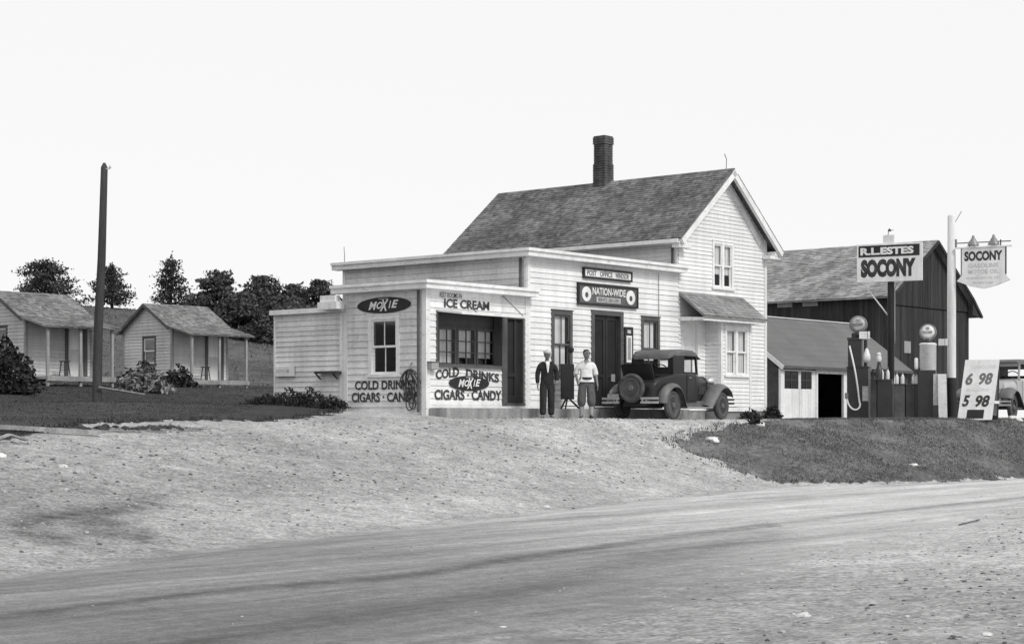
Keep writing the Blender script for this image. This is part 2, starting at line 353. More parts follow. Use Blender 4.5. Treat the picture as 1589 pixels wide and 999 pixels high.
def ground_mat(name, road=False):
    m = bpy.data.materials.new(name); m.use_nodes = True; t = m.node_tree; N = t.nodes; L = t.links
    b = N['Principled BSDF']; b.inputs['Roughness'].default_value = .95; b.inputs['Specular IOR Level'].default_value = .1
    tc = N.new('ShaderNodeTexCoord')
    def mp(sc):
        q = N.new('ShaderNodeMapping'); q.inputs['Scale'].default_value = sc; L.new(tc.outputs['Object'], q.inputs[0]); return q.outputs[0]
    def nz(src, scale, lo, hi, a=.3, bb=.7, detail=6, rough=.55):
        n = N.new('ShaderNodeTexNoise'); n.inputs['Scale'].default_value = scale; n.inputs['Detail'].default_value = detail; n.inputs['Roughness'].default_value = rough
        L.new(src, n.inputs['Vector']); r = N.new('ShaderNodeMapRange')
        for i, q in enumerate((a, bb, lo, hi)): r.inputs[i + 1].default_value = q
        L.new(n.outputs[0], r.inputs[0]); return r.outputs[0]
    def math_(op, a, c):
        q = N.new('ShaderNodeMath'); q.operation = op
        for i, s in enumerate((a, c)):
            if isinstance(s, (int, float)): q.inputs[i].default_value = s
            else: L.new(s, q.inputs[i])
        return q.outputs[0]
    def at_(n): q = N.new('ShaderNodeAttribute'); q.attribute_name = n; return q.outputs['Fac']
    def lerp(f, a, c):
        q = N.new('ShaderNodeMix'); q.data_type = 'FLOAT'
        for i, s in ((0, f), (2, a), (3, c)):
            if isinstance(s, (int, float)): q.inputs[i].default_value = s
            else: L.new(s, q.inputs[i])
        return q.outputs[0]
    iso = mp((1, 1, 1)); along = mp((.07, 1.0, 1)); along2 = mp((.16, 2.6, 1))
    # gravel: pale dust, darker damp patches, many small stones
    grav = math_('MULTIPLY', nz(iso, .22, .82, 1.16), nz(iso, 1.1, .82, 1.14))
    grav = math_('MULTIPLY', grav, nz(iso, 5, .70, 1.22))
    grav = math_('MULTIPLY', grav, nz(iso, 20, .58, 1.32, detail=4))
    vo = N.new('ShaderNodeTexVoronoi'); vo.inputs['Scale'].default_value = 9; L.new(iso, vo.inputs['Vector'])
    sel = math_('LESS_THAN', vo.outputs['Distance'], .22)
    sc = N.new('ShaderNodeSeparateColor'); L.new(vo.outputs['Color'], sc.inputs[0])
    sel = math_('MULTIPLY', sel, math_('GREATER_THAN', sc.outputs[0], .70))
    grav = lerp(sel, grav, math_('MULTIPLY', grav, lerp(sc.outputs[1], .45, 1.25)))
    base = math_('MULTIPLY', at_('dust_falloff'), grav)
    if road:
        rd = math_('MULTIPLY', nz(along, 1.3, .72, 1.22), nz(along2, 1.8, .82, 1.14))
        rd = math_('MULTIPLY', rd, nz(iso, .35, .86, 1.1)); rd = math_('MULTIPLY', rd, nz(iso, 4, .86, 1.12)); rd = math_('MULTIPLY', rd, nz(iso, 11, .84, 1.14)); rd = math_('MULTIPLY', rd, nz(iso, 38, .76, 1.22, detail=3))
        rd = math_('MULTIPLY', rd, at_('roadtone_falloff'))
        e = math_('ADD', at_('edge'), nz(iso, 1.6, -.35, .35)); ec = N.new('ShaderNodeMapRange'); ec.inputs[1].default_value = .3; ec.inputs[2].default_value = .7; L.new(e, ec.inputs[0])
        base = lerp(ec.outputs[0], base, rd)
    tr = math_('MULTIPLY', at_('track'), nz(iso, 3, .5, 1.2)); tr.node.use_clamp = True
    base = lerp(tr, base, math_('MULTIPLY', base, .38))
    if not road:
        gr = math_('MULTIPLY', nz(iso, .18, .75, 1.3), nz(iso, 1.2, .75, 1.25)); gr = math_('MULTIPLY', gr, nz(iso, 7, .6, 1.4))
        gr = math_('MULTIPLY', gr, at_('turf'))
        e = math_('ADD', at_('grass'), nz(iso, 4, -.4, .4)); ec = N.new('ShaderNodeMapRange'); ec.inputs[1].default_value = .35; ec.inputs[2].default_value = .65; L.new(e, ec.inputs[0])
        base = lerp(ec.outputs[0], base, gr)
    cc = N.new('ShaderNodeCombineColor'); [L.new(base, cc.inputs[i]) for i in range(3)]; L.new(cc.outputs[0], b.inputs['Base Color'])
    bp = N.new('ShaderNodeBump'); bp.inputs['Strength'].default_value = .35 if road else .7; bp.inputs['Distance'].default_value = .03
    hgt = math_('ADD', nz(iso, 6, 0, 1, 0, 1), nz(iso, 30, 0, .5, 0, 1)); hgt = math_('ADD', hgt, math_('MULTIPLY', sel, .5 if not road else .05))
    L.new(hgt, bp.inputs['Height']); L.new(bp.outputs[0], b.inputs['Normal'])
    return m
TRACKS = [[(225, 782), (120, 795), (60, 806), (40, 816), (44, 826), (95, 838)], [(190, 790), (150, 800), (138, 812), (150, 822), (215, 832)],
          [(160, 806), (175, 815), (165, 824)]]
ROADTRACKS = [([(-60, 966), (20, 955), (330, 917), (640, 893), (800, 866), (1000, 838), (1200, 814)], 9, .9), ([(640, 893), (900, 852), (1200, 812), (1600, 770)], 4, .7),
              ([(200, 1010), (500, 962), (800, 918), (1000, 868), (1190, 833)], 26, .5), ([(-60, 888), (300, 862), (640, 826), (900, 800), (1250, 770)], 12, .35),
              ([(1000, 868), (1180, 834)], 7, .5), ([(0, 905), (500, 858), (1000, 808)], 7, .35)]
def dust_falloff_of(P):
    t, v = P[:, 0], P[:, 1]; wf_ = np.interp(t, ET, EW)
    return .07 * np.exp(-((-v - wf_ + 1.3) / 1.1) ** 2) * sstep(-t, 9, 14) + .035 * pnoise(t, v, .9, 11) + .30 + .13 * sstep(t, -24, 2) + .03 * pnoise(t, v, .3, 3) + .10 * sstep(-v, 14, 20) * sstep(t, -27, -16)  # patchy dust, plus painted light falloff: darker left, paler right
g, P = sheet('ground', TS, VS, 0)
gm = grass_mask(P[:, 0], P[:, 1]).astype(float)
px, py, X_, Y_ = project(P[:, 0], P[:, 1], P[:, 2])
attr(g, 'grass', gm); attr(g, 'dust_falloff', dust_falloff_of(P))
attr(g, 'turf', np.where(P[:, 1] > 30, .085, np.where((P[:, 1] > -14) & (X_ < -4), .045, .12)))
tk = np.zeros(len(P))
for ln in TRACKS: tk = np.maximum(tk, np.exp(-(near_line(px, py, ln) / 30) ** 2) * (Y_ > 10))
blot = inpoly(px, py, [(0, 668), (150, 672), (330, 668), (300, 662), (250, 660), (120, 664)]) & (Y_ > 25)     # dark earth by the planks
tk = np.maximum(tk, blot * .9); attr(g, 'track', tk)
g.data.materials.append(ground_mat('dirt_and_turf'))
RW = 8.6
rVS = VS[(VS > -32) & (VS < -4)]; rTS = TS[(TS > -310) & (TS < 310)]
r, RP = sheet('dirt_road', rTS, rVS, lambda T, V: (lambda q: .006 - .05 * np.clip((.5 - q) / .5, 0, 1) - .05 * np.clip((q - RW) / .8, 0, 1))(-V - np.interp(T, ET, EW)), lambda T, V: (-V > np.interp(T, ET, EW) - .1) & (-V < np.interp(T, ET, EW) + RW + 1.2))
ww = -RP[:, 1] - np.interp(RP[:, 0], ET, EW)
attr(r, 'edge', np.minimum(np.clip(ww / 1.0, 0, 1), np.clip((RW - ww) / 2.2, 0, 1))); attr(r, 'dust_falloff', dust_falloff_of(RP))
px, py, X_, Y_ = project(RP[:, 0], RP[:, 1], RP[:, 2])
tk = np.zeros(len(RP))
for ln, wd, k in ROADTRACKS: tk = np.maximum(tk, k * np.exp(-(near_line(px, py, ln) / (wd * 1.6)) ** 2) * (Y_ > 6))
attr(r, 'track', tk)
attr(r, 'roadtone_falloff', .225 + .28 * sstep(RP[:, 0], -25, -9) - .03 * sstep(ww, 3, 7) * (1 - sstep(RP[:, 0], -20, -8)))  # brightness falloff painted into the road colour, paler to the right
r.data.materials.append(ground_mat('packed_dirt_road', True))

# ------------------------------------------------------------------ building kit
def front(y0=0.0): return lambda s, z, d: (s, y0 - d, z)          # wall facing local -y
def left(x0=0.0): return lambda s, z, d: (x0 - d, s, z)           # wall facing local -x, s runs to the back
def right(x0=0.0): return lambda s, z, d: (x0 + d, s, z)
def clap(mb, tf, s0, s1, z0, z1, course, holes=(), span=None, lap=.022):
    """lapped boards with openings; span(z) narrows the wall towards a gable"""
    cuts = {round(z0, 4), round(z1, 4)}
    z = z0
    while z < z1: cuts.add(round(z, 4)); z += course
    for h in holes:
        for q in (h[2], h[3]):
            if z0 < q < z1: cuts.add(round(q, 4))
    cuts = sorted(cuts)
    for za, zb in zip(cuts, cuts[1:]):
        if zb - za < .002: continue
        k = math.floor((za - z0) / course + 1e-3); zc = z0 + k * course
        da = lap * (1 - (za - zc) / course) + .003; db = max(lap * (1 - (zb - zc) / course), 0) + .003
        butt = abs(za - zc) < .003
        def iv(zz): return (s0, s1) if span is None else span(zz)
        (a0, a1), (b0, b1) = iv(za), iv(zb)
        if a1 - a0 < .01: continue
        if b1 <= b0: b0 = b1 = (b0 + b1) / 2
        segs = [(0, 1)]; zm = (za + zb) / 2; m0, m1 = iv(zm)
        hs = sorted([(h[0], h[1]) for h in holes if h[2] - 1e-4 <= za and zb <= h[3] + 1e-4])
        xs = [None]
        def at_(f, lo, hi): return lo + (hi - lo) * f
        pts = []; cur = None
        for h0, h1 in hs: pts.append((cur, h0)); cur = h1
        pts.append((cur, None))
        j = random.uniform(-.004, .004) if butt else 0; j2 = j + (random.uniform(-.004, .004) if butt else 0)
        for p, q in pts:
            pa, pb = (a0, b0) if p is None else (p, p); qa, qb = (a1, b1) if q is None else (q, q)
            if qa - pa < .005: continue
            # long boards are butted end to end here and there
            L_ = qa - pa; parts = [0, 1]
            if L_ > 3 and butt: parts = [0, random.uniform(.3, .7), 1]
            for f0, f1 in zip(parts, parts[1:]):
                g = .0015 if len(parts) > 2 else 0
                A0, A1, B0, B1 = at_(f0, pa, qa) + g, at_(f1, pa, qa) - g, at_(f0, pb, qb) + g, at_(f1, pb, qb) - g
                v = [tf(A0, za + j, da), tf(A1, za + j2, da), tf(B1, zb, db), tf(B0, zb, db)]
                f = [(0, 1, 2, 3)]
                if butt: v += [tf(A0, za + j, .0), tf(A1, za + j2, .0)]; f.append((4, 5, 1, 0))
                mb.add(v, f)
def shingles(mb, A, B, C, D, rows, width, th=.018, jit=.012):
    """courses of single shingles on the quad eave-left A, eave-right B, ridge-right C, ridge-left D"""
    A, B, C, D = map(Vector, (A, B, C, D)); n = (B - A).cross(D - A).normalized()
    if n.z < 0: n = -n
    for r in range(rows):
        f0, f1 = r / rows, (r + 1.25) / rows
        L_ = ((B - A).length); x = -random.random() * width
        e0, e1 = A.lerp(D, f0), B.lerp(C, f0); g0, g1 = A.lerp(D, min(f1, 1)), B.lerp(C, min(f1, 1))
        while x < L_:
            wd = width * random.uniform(.6, 1.4); a, b = max(x, 0) / L_, min(x + wd - .004, L_) / L_; x += wd
            if b <= a: continue
            dn = (A - D).normalized() * random.uniform(0, jit); lift = random.uniform(.7, 1.3) * th
            p0, p1, q0, q1 = e0.lerp(e1, a) + dn, e0.lerp(e1, b) + dn, g0.lerp(g1, a), g0.lerp(g1, b)
            if r == 0: p0 += dn; p1 += dn
            mb.add([p0 + n * lift, p1 + n * lift, q1 + n * .002, q0 + n * .002, p0, p1, q0, q1], [(0, 1, 2, 3), (4, 5, 1, 0), (4, 0, 3, 6), (5, 7, 2, 1)])
def window(parent, tf, s0, s1, z0, z1, casing=TRIM, sash=TRIM, cw=.10, cols=2, rows=1, curtain=None, glass=GLASS, units=1, meet=.5, sill=True, blind=None, label=None):
    """double-hung window: casing is the part; sashes, panes and curtains its pieces"""
    m = M(); B = lambda a, b, c, e, d0, d1: m.box(a, b, c, e, d0, d1, lambda s, z, d: tf(s, z, d))
    B(s0, s0 + cw, z0, z1, -.12, .040); B(s1 - cw, s1, z0, z1, -.12, .040); B(s0 + cw, s1 - cw, z1 - cw, z1, -.12, .038)
    B(s0 - .02, s1 + .02, z1, z1 + .03, -.01, .055)
    if sill: B(s0 - .04, s1 + .04, z0 - .03, z0 + .035, -.12, .075)
    B(s0 + cw, s1 - cw, z0 + .035, z0 + .05, -.12, .02)
    uw = (s1 - s0 - 2 * cw - (units - 1) * .10) / units
    for k in range(units - 1):
        a = s0 + cw + (k + 1) * uw + k * .10; B(a, a + .10, z0 + .05, z1 - cw, -.12, .032)
    o = m.build('window', casing, parent)
    if label: o['label'] = label
    ms = M(); mg = M(); mc = M(); mb_ = M()
    for k in range(units):
        a = s0 + cw + k * (uw + .10); b = a + uw; lo, hi = z0 + .05, z1 - cw; mid = lo + (hi - lo) * meet
        for (c, e, d) in ((mid - .02, hi, .012), (lo, mid + .02, -.025)):
            st = .045
            for q in ((a, a + st, c, e), (b - st, b, c, e), (a + st, b - st, c, c + .05), (a + st, b - st, e - .045, e)):
                ms.box(*q, d - .035, d, lambda s, z, dd: tf(s, z, dd))
            for i in range(1, cols):
                x = a + st + (b - a - 2 * st) * i / cols; ms.box(x - .011, x + .011, c + .05, e - .045, d - .03, d - .004, lambda s, z, dd: tf(s, z, dd))
            for i in range(1, rows):
                y = c + .05 + (e - c - .095) * i / rows; ms.box(a + st, b - st, y - .011, y + .011, d - .029, d - .005, lambda s, z, dd: tf(s, z, dd))
            mg.quad(tf(a + st, c + .05, d - .018), tf(b - st, c + .05, d - .018), tf(b - st, e - .045, d - .018), tf(a + st, e - .045, d - .018))
        if curtain:
            x0_, x1_, zc0, zc1 = curtain
            for cs0, cs1 in (x0_, x1_):
                n = 12; pa = a + (b - a) * cs0; pb = a + (b - a) * cs1
                for i in range(n):
                    u0, u1 = pa + (pb - pa) * i / n, pa + (pb - pa) * (i + 1) / n; w0, w1 = .018 * math.sin(i * 2.2), .018 * math.sin((i + 1) * 2.2)
                    mc.quad(tf(u0, lo + (hi - lo) * zc0, -.075 + w0), tf(u1, lo + (hi - lo) * zc0, -.075 + w1), tf(u1, lo + (hi - lo) * zc1, -.075 + w1), tf(u0, lo + (hi - lo) * zc1, -.075 + w0))
        if blind:
            bs0, bs1, bz0, bz1 = blind; f = lambda q: a + (b - a) * q
            mb_.box(f(bs0), f(bs1), lo + (hi - lo) * bz0, lo + (hi - lo) * bz1, -.074, -.070, lambda s, z, dd: tf(s, z, dd))
    ms.build('sash', sash, o); mg.build('pane', glass, o)
    if mc.v: mc.build('curtain', CURTAIN, o)
    if mb_.v: mb_.build('window_shade', BLIND, o)
    return o

# ------------------------------------------------------------------ the store with its house, ice cream counter and shed
st = S.empty('general_store', 'white clapboard roadside store with gabled house, brick chimney and corner ice cream counter', 'store')
zc = S.fac(817, 383, -.33)[1]                    # top of the store cornice
zi = S.fac(661, 432, -.35)[1] - .01              # top of the counter cornice
zr = S.fac(1133, 260, -.35)[1]; ze = S.fac(1056, 351, -.35)[1] + .03
BK = 8.55                                        # depth of the house
SV = 6.62                                        # depth of the store wing
IV = 2.72; AV = S.sid(427, 484, tI)[0]
za = S.sid(427, 484, tI)[1]
f0 = .26                                         # floor above the yard
FW1 = (S.fac(854.5, 500)[0], S.fac(887, 500)[0], S.fac(870, 584)[1], S.fac(870, 482)[1])
FD = (S.fac(916.5, 500)[0], S.fac(966, 500)[0], f0, S.fac(940, 482)[1])
FW2 = (S.fac(994, 500)[0], S.fac(1022.5, 500)[0], S.fac(870, 584)[1], S.fac(1008, 492)[1])
ID = (S.fac(785, 500)[0], S.fac(818, 500)[0] - .10, S.fac(800, 618)[1], S.fac(785, 487)[1])
IO = (S.fac(676, 500)[0], S.fac(780, 500)[0], S.fac(676, 566)[1], S.fac(676, 481)[1])
ID = (IO[1] + .09, -.13, f0 + .08, IO[3] - .02)
GW = (S.fac(1104.5, 400)[0], S.fac(1137, 400)[0], S.fac(1105, 447)[1], S.fac(1105, 373)[1])
ED = (S.fac(1057, 500)[0], S.fac(1084, 500)[0], f0, S.fac(1058, 496)[1])
MW = (S.sid(621, 500, tI)[0], S.sid(573, 500, tI)[0], S.sid(597, 583, tI)[1], S.sid(597, 489, tI)[1])
# siding
m = M(); clap(m, front(), .09, tA, .28, zc - .2, .142, [FW1, FD, FW2]); m.build('siding', WHITE, st)
m = M(); hz = lambda z: (tA + max(0, (z - ze) / (zr - ze)) * (tM - tA), tB - max(0, (z - ze) / (zr - ze)) * (tB - tM))
clap(m, front(), tA, tB - .1, .30, ze, .112, [GW, ED]); clap(m, front(), tA, tB, ze + (.112 - (ze - .30) % .112) - .112, zr - .14, .112, [], lambda z: hz(max(z, ze)) if z > ze else (tA, tB - .1)); m.build('gable_siding', WHITE, st)
m = M(); clap(m, left(tA), .08, BK, zc - .25, ze - .10, .112); m.build('house_side_siding', WHITE, st)
m = M(); clap(m, left(0), .08, SV - .1, zi - .3, zc - .2, .150); m.build('store_side_siding', WHITE_OLD, st)
m = M(); clap(m, front(.001), tI + .11, -.1, .28, zi - .2, .155, [IO, ID]); m.build('counter_siding', WHITE, st)
m = M(); clap(m, left(tI), .11, IV - .1, .06, zi - .2, .163, [MW]); m.build('counter_side_siding', WHITE_OLD, st)
m = M(); clap(m, left(tI), IV + .16, AV - .05, .12, za - .09, .128); m.build('shed_siding', WHITE_OLD, st)
m = M()                                           # plain outer walls that face away
m.box(tB - .02, tB, .02, BK, -.2, ze - .10); m.box(tA, tB - .02, BK - .02, BK, -.2, ze); m.prism([(tA, ze), (tB, ze), (tM, zr - .2)], BK - .02, BK, lambda p, q, d: (p, d, q))
m.box(.02, tA, SV - .02, SV, -.2, zc - .1); m.box(tI + .02, .02, AV - .02, AV, -.2, za - .06); m.box(tI, -.01, IV - .02, IV, za - .2, zi - .1)
m.build('rear_walls', WHITE_OLD, st)
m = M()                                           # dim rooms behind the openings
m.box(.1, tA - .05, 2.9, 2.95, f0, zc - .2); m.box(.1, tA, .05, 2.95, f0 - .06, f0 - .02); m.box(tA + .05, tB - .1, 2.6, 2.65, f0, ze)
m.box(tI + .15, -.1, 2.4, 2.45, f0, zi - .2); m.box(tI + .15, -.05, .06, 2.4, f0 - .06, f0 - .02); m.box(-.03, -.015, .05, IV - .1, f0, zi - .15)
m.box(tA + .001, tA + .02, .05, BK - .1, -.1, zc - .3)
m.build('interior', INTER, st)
# trim: corner boards, base boards
m = M()
m.box(-.022, .09, -.035, -.001, .16, zc - .2); m.box(-.034, -.001, 0, .08, zi - .2, zc - .2)
m.box(tB - .1, tB + .02, -.035, -.001, .30, ze + .05); m.box(tA - .034, tA - .001, 0, .08, zc, ze)
m.box(tI - .034, tI + .11, -.036, -.001, -.02, zi - .2); m.box(tI - .033, tI - .001, 0, .11, -.02, zi - .2)
m.box(-.1, -.024, -.034, -.001, .16, zi - .2)
m.box(tI - .035, tI - .001, IV - .1, IV + .035, -.02, zi - .2); m.box(tI - .036, tI - .001, IV + .05, IV + .16, .1, za - .05)
m.box(tI - .034, tI - .001, AV - .05, AV + .02, .1, za - .08); m.box(-.033, -.001, SV - .1, SV, zi - .3, zc - .2)
m.box(tI + .11, tA, -.028, -.001, .19, .28); m.box(tA, tB, -.03, -.001, .18, .30)
each(m, 'corner_board', TRIM, st)
m = M(); m.box(tI + .02, tA, .0, .06, -.5, .08); m.box(tA, tB - .01, .0, .06, -.5, .18); m.box(tI, tI + .05, .06, AV, -.5, .1); m.box(tB - .06, tB - .01, .06, BK, -.5, .2); m.build('foundation', STONE, st)
# cornices and flat roofs
def cornice(x0, x1, y0, y1, z, name, ov=.33, left_return=True):
    m = M()
    m.box(x0 - ov, x1, y0 - ov, y0 - .001, z - .075, z); m.box(x0 - ov + .05, x1, y0 - ov + .05, y0 - .001, z - .20, z - .075)
    m.box(x0 - ov, x0 - .001, y0, y1, z - .075, z); m.box(x0 - ov + .05, x0 - .001, y0, y1, z - .20, z - .075)
    return m.build(name, TRIM, st)
cornice(0, tA + .08, 0, SV + .18, zc, 'store_cornice')
cornice(tI, .12, 0, IV + .22, zi, 'counter_cornice', .34)
m = M(); m.box(0, tA, 0, SV, zc - .16, zc - .02); m.box(tA, tA + .02, 0, .02, zc - .16, zc - .02); m.build('store_roof', FLATROOF, st)
m = M(); m.box(tI, -.001, 0, IV, zi - .16, zi - .02); m.build('counter_roof', FLATROOF, st)
m = M(); m.box(tI - .10, -.02, IV + .02, AV + .05, za - .05, za + .02); m.build('shed_roof', FLATROOF, st)
m = M(); m.box(tI - .14, tI - .101, IV - .02, AV + .07, za - .09, za + .03); m.box(tI - .10, tI - .002, IV, AV + .07, za - .09, za - .052)
m.box(tI - .42, tI - .145, IV - .12, IV + .55, za - .04, za + .14); m.box(tI - .38, tI - .2, IV - .02, IV + .5, za + .145, za + .30); m.build('shed_cornice', TRIM, st)
# house roof
th = math.atan2(zr - ze, tM - tA); ov = .42; zl = ze - ov * math.tan(th) + .0
for sx in (-1, 1):
    ex = (tA - ov) if sx < 0 else (tB + ov)
    m = M(); A_, B_, C_, D_ = ((ex, BK + .1, zl), (ex, -.38, zl), (tM, -.38, zr), (tM, BK + .1, zr))
    shingles(m, A_, B_, C_, D_, 30, .17)
    nn = Vector((math.sin(th) * sx, 0, math.cos(th)))
    dn = [Vector(p) - nn * .06 for p in (A_, B_, C_, D_)]; m.add([A_, B_, C_, D_] + dn, [(4, 5, 6, 7), (0, 1, 5, 4), (1, 2, 6, 5), (2, 3, 7, 6), (3, 0, 4, 7)])
    ro = m.build('roof', SHINGLE, st)
    if sx < 0: roofL = ro
    # rake boards on the front gable, boxed eave
    m = M(); dd = Vector((tM - ex, 0, zr - zl)); L_ = dd.length; dd.normalize()
    p0 = Vector((ex, -.36, zl)) - nn * .14; p1 = Vector((tM, -.36, zr)) - nn * .14
    m.bar(p0, p1 + dd * (.02 if sx < 0 else -.02), .10, .16, nn)
    q0 = Vector((ex - sx * .36, -.04, zl)) - nn * .13 + dd * .45; q1 = Vector((tM, -.04, zr)) - nn * .16
    m.bar(q0, q1, .05, .16, nn)
    s0, s1 = sorted((ex, ex - sx * (ov - .02)))
    m.box(s0 + .02, s1 - (.0 if sx < 0 else 0), -.31 if sx > 0 else -.31, BK + .05, zl - .16, zl - .03)
    m.box(min(ex, ex + sx * .05), max(ex, ex + sx * .05), -.3, BK + .06, zl - .14, zl - .03)
    if sx > 0: m.box(tB - .22, tB + .36, -.30, -.035, zl - .26, zl - .162)
    else: m.box(tA - .36, tA + .24, -.30, -.035, zl - .26, zl - .162)
    m.build('roof_trim', TRIM, st)
# chimney on the ridge
ch = M(); cy0, cy1 = 4.19, 4.61; cxa, cxb = tM - .21, tM + .21; ct = S.sid(935, 212, tM)[1]
z = zr - .5
while z < ct - .01:                              # brick courses
    hh = min(.068, ct - z); inset = 0
    if z > ct - .28: inset = -.022 if z < ct - .10 else -.006
    elif z < zr + .5: inset = -.02
    nb = 4
    for k in range(nb):
        for side in range(4):
            o_ = (.5 if int((z + 9) / .075) % 2 else 0)
    j = random.uniform(-.006, .006)
    ch.box(cxa + inset + j, cxb - inset + j, cy0 + inset + j, cy1 - inset + j, z, z + hh - .008); ch.box(cxa + inset + .012, cxb - inset - .012, cy0 + inset + .012, cy1 - inset - .012, z + hh - .0079, z + hh - .0001); z += .075
co = ch.build('chimney', BRICK, roofL)
m = M(); m.tube([(tM, -.1, zr - .02), (tM + .02, -.1, zr + .28), (tM - .12, -.12, zr + .42)], .012, 6); m.build('finial_rod', DULL, roofL)
m = M(); m.tube([(.6 - .9, SV - .35, zc), (.6 - .9, SV - .35, zc + .2), (.6 - .87, SV - .30, zc + .42)], .012, 6); m.build('vent_pipe', DULL, st)
# windows and doors
window(st, front(), *FW1, DARKTRIM, DARKTRIM, .11, 2, 1, curtain=None, blind=(0, .86, 0, 1), label='dark framed store window with pale shade left of the shop door')
window(st, front(), *FW2, DARKTRIM, DARKTRIM, .10, 2, 1, curtain=((0, .42), (.46, .86), .3, 1), label='dark framed store window with curtains right of the shop door')
window(st, front(), *GW, TRIM, TRIM, .09, 1, 1, curtain=((0, .62), (.55, 1), .30, 1), units=2, meet=.5, label='paired upstairs gable window half open')
window(st, left(tI), *MW, GREYTRIM if False else TRIM, TRIM, .105, 2, 1, glass=DARKGLASS, label='white framed four pane window in the side wall')
m = M()
for a, b, c, e in ((FD[0], FD[0] + .13, f0, FD[3]), (FD[1] - .13, FD[1], f0, FD[3]), (FD[0] + .13, FD[1] - .13, FD[3] - .13, FD[3])): m.box(a, b, -.04, .14, c, e)
m.box(FD[0] - .02, FD[1] + .02, -.05, .14, f0 - .10, f0 - .002)
d = m.build('shop_door', DARKTRIM, st)
m = M(); a, b = FD[0] + .13, FD[1] - .13; mid = (a + b) / 2
for p, q in ((a + .01, mid - .01), (mid + .01, b - .01)):       # screen doors, dark mesh on wooden frames
    for x0, x1, zz0, zz1 in ((p, p + .09, f0, FD[3] - .13), (q - .09, q, f0, FD[3] - .13), (p + .09, q - .09, f0, f0 + .2), (p + .09, q - .09, FD[3] - .25, FD[3] - .13), (p + .09, q - .09, 1.05, 1.14)): m.box(x0, x1, .05, .085, zz0, zz1)
m.build('screen_door', BLACK, d)
m = M(); m.box(a, b, .07, .073, f0, FD[3] - .13); m.build('door_screen', DARK, d)
m = M(); m.box(mid + .25, mid + .42, .035, .049, .95, 1.15); m.build('door_notice', GREYTRIM, d)
# counter: opening, inner sashes, shutter, door
m = M()
for a, b, c, e in ((IO[0], IO[0] + .06, IO[2], IO[3]), (IO[1] - .05, IO[1] + .09, f0, IO[3]), (IO[0] + .06, IO[1] - .05, IO[3] - .06, IO[3])): m.box(a, b, -.03, .25, c, e)
m.box(IO[0] - .05, IO[1] - .051, -.10, .25, IO[2] - .04, IO[2] + .02)
cw_ = m.build('serving_window', DARKTRIM, st); cw_['label'] = 'wide dark framed serving window'
n3 = 3; a0, b0 = IO[0] + .08, IO[1] - .30; uw = (b0 - a0) / 3; mf = M(); mg = M(); ml = M()
zl0, zh0 = IO[2] + .06, IO[3] - .42
for k in range(n3):
    a, b = S.fac((681, 711, 741)[k], 530, .285)[0], S.fac((705, 735, 765)[k], 530, .285)[0]
    for q in ((a - .06, a, IO[2], zh0 + .06), (b, b + .06, IO[2], zh0 + .06), (a, b, zh0, zh0 + .06), (a, b, IO[2], zl0)): mf.box(q[0], q[1], .26, .31, q[2], q[3])
    mf.box((a + b) / 2 - .013, (a + b) / 2 + .013, .27, .30, zl0, zh0)
    for i in (1, 2): zz = zl0 + (zh0 - zl0) * i / 3; mf.box(a, b, .271, .299, zz - .013, zz + .013)
    mg.quad((a, .285, zl0), (b, .285, zl0), (b, .285, zh0), (a, .285, zh0))
    ml.box(a - .02, b + .02, .40, .405, zl0 + (.16 if k else .02), zh0)  # pale sheets stand in for bright reflections in the panes
mf.box(a0 - .3, IO[1] + .2, .31, .34, zh0 + .06, IO[3] + .05)
mf.build('counter_sash', DARKTRIM, cw_); mg.build('pane', GLASS, cw_); ml.build('pane_reflection', CURTAIN, cw_)
m = M(); hx0, hx1 = IO[0] + .02, IO[1] - .02
m.box(hx0, hx1, -.82, -.04, 0, .05, lambda x, y, z: (x, y, IO[3] - .03 + z + (y + .04) * .12 - (x - hx0) * .0)); m.build('raised_shutter', TRIM, st)
m = M()
for fx, fz, tx, ty in ((hx1 + .0, zi - .22, hx1 - .08, -.76), (-2.25, IO[3] + .16, -2.45, -.45)): m.tube([(fx, -.03, fz), (tx, ty, IO[3] - .02 + (ty + .04) * .12 + .03)], .014, 6)
each(m, 'shutter_stay', DULL, st)
m = M(); m.box(ID[0], ID[0] + .06, -.03, .12, ID[2], ID[3]); m.box(ID[1] - .07, ID[1], -.03, .12, ID[2], ID[3]); m.box(ID[0] + .06, ID[1] - .07, -.028, .12, ID[3] - .07, ID[3]); m.box(ID[0], ID[1], -.05, .12, ID[2] - .06, ID[2])
idr = m.build('counter_door', DARKTRIM, st)
m = M(); a, b = ID[0] + .06, ID[1] - .07; mm = a + (b - a) * .62
for x0, x1, z0_, z1_ in ((a, a + .09, ID[2], ID[3] - .07), (mm - .04, mm + .04, ID[2], ID[3] - .07), (a + .09, mm - .04, 1.0, 1.1), (a + .09, mm - .04, ID[2], ID[2] + .2)): m.box(x0, x1, .03, .07, z0_, z1_)
m.build('screen_door', BLACK, idr); m = M(); m.box(a, b, .06, .063, ID[2], ID[3] - .07); m.build('door_screen', DARK, idr)
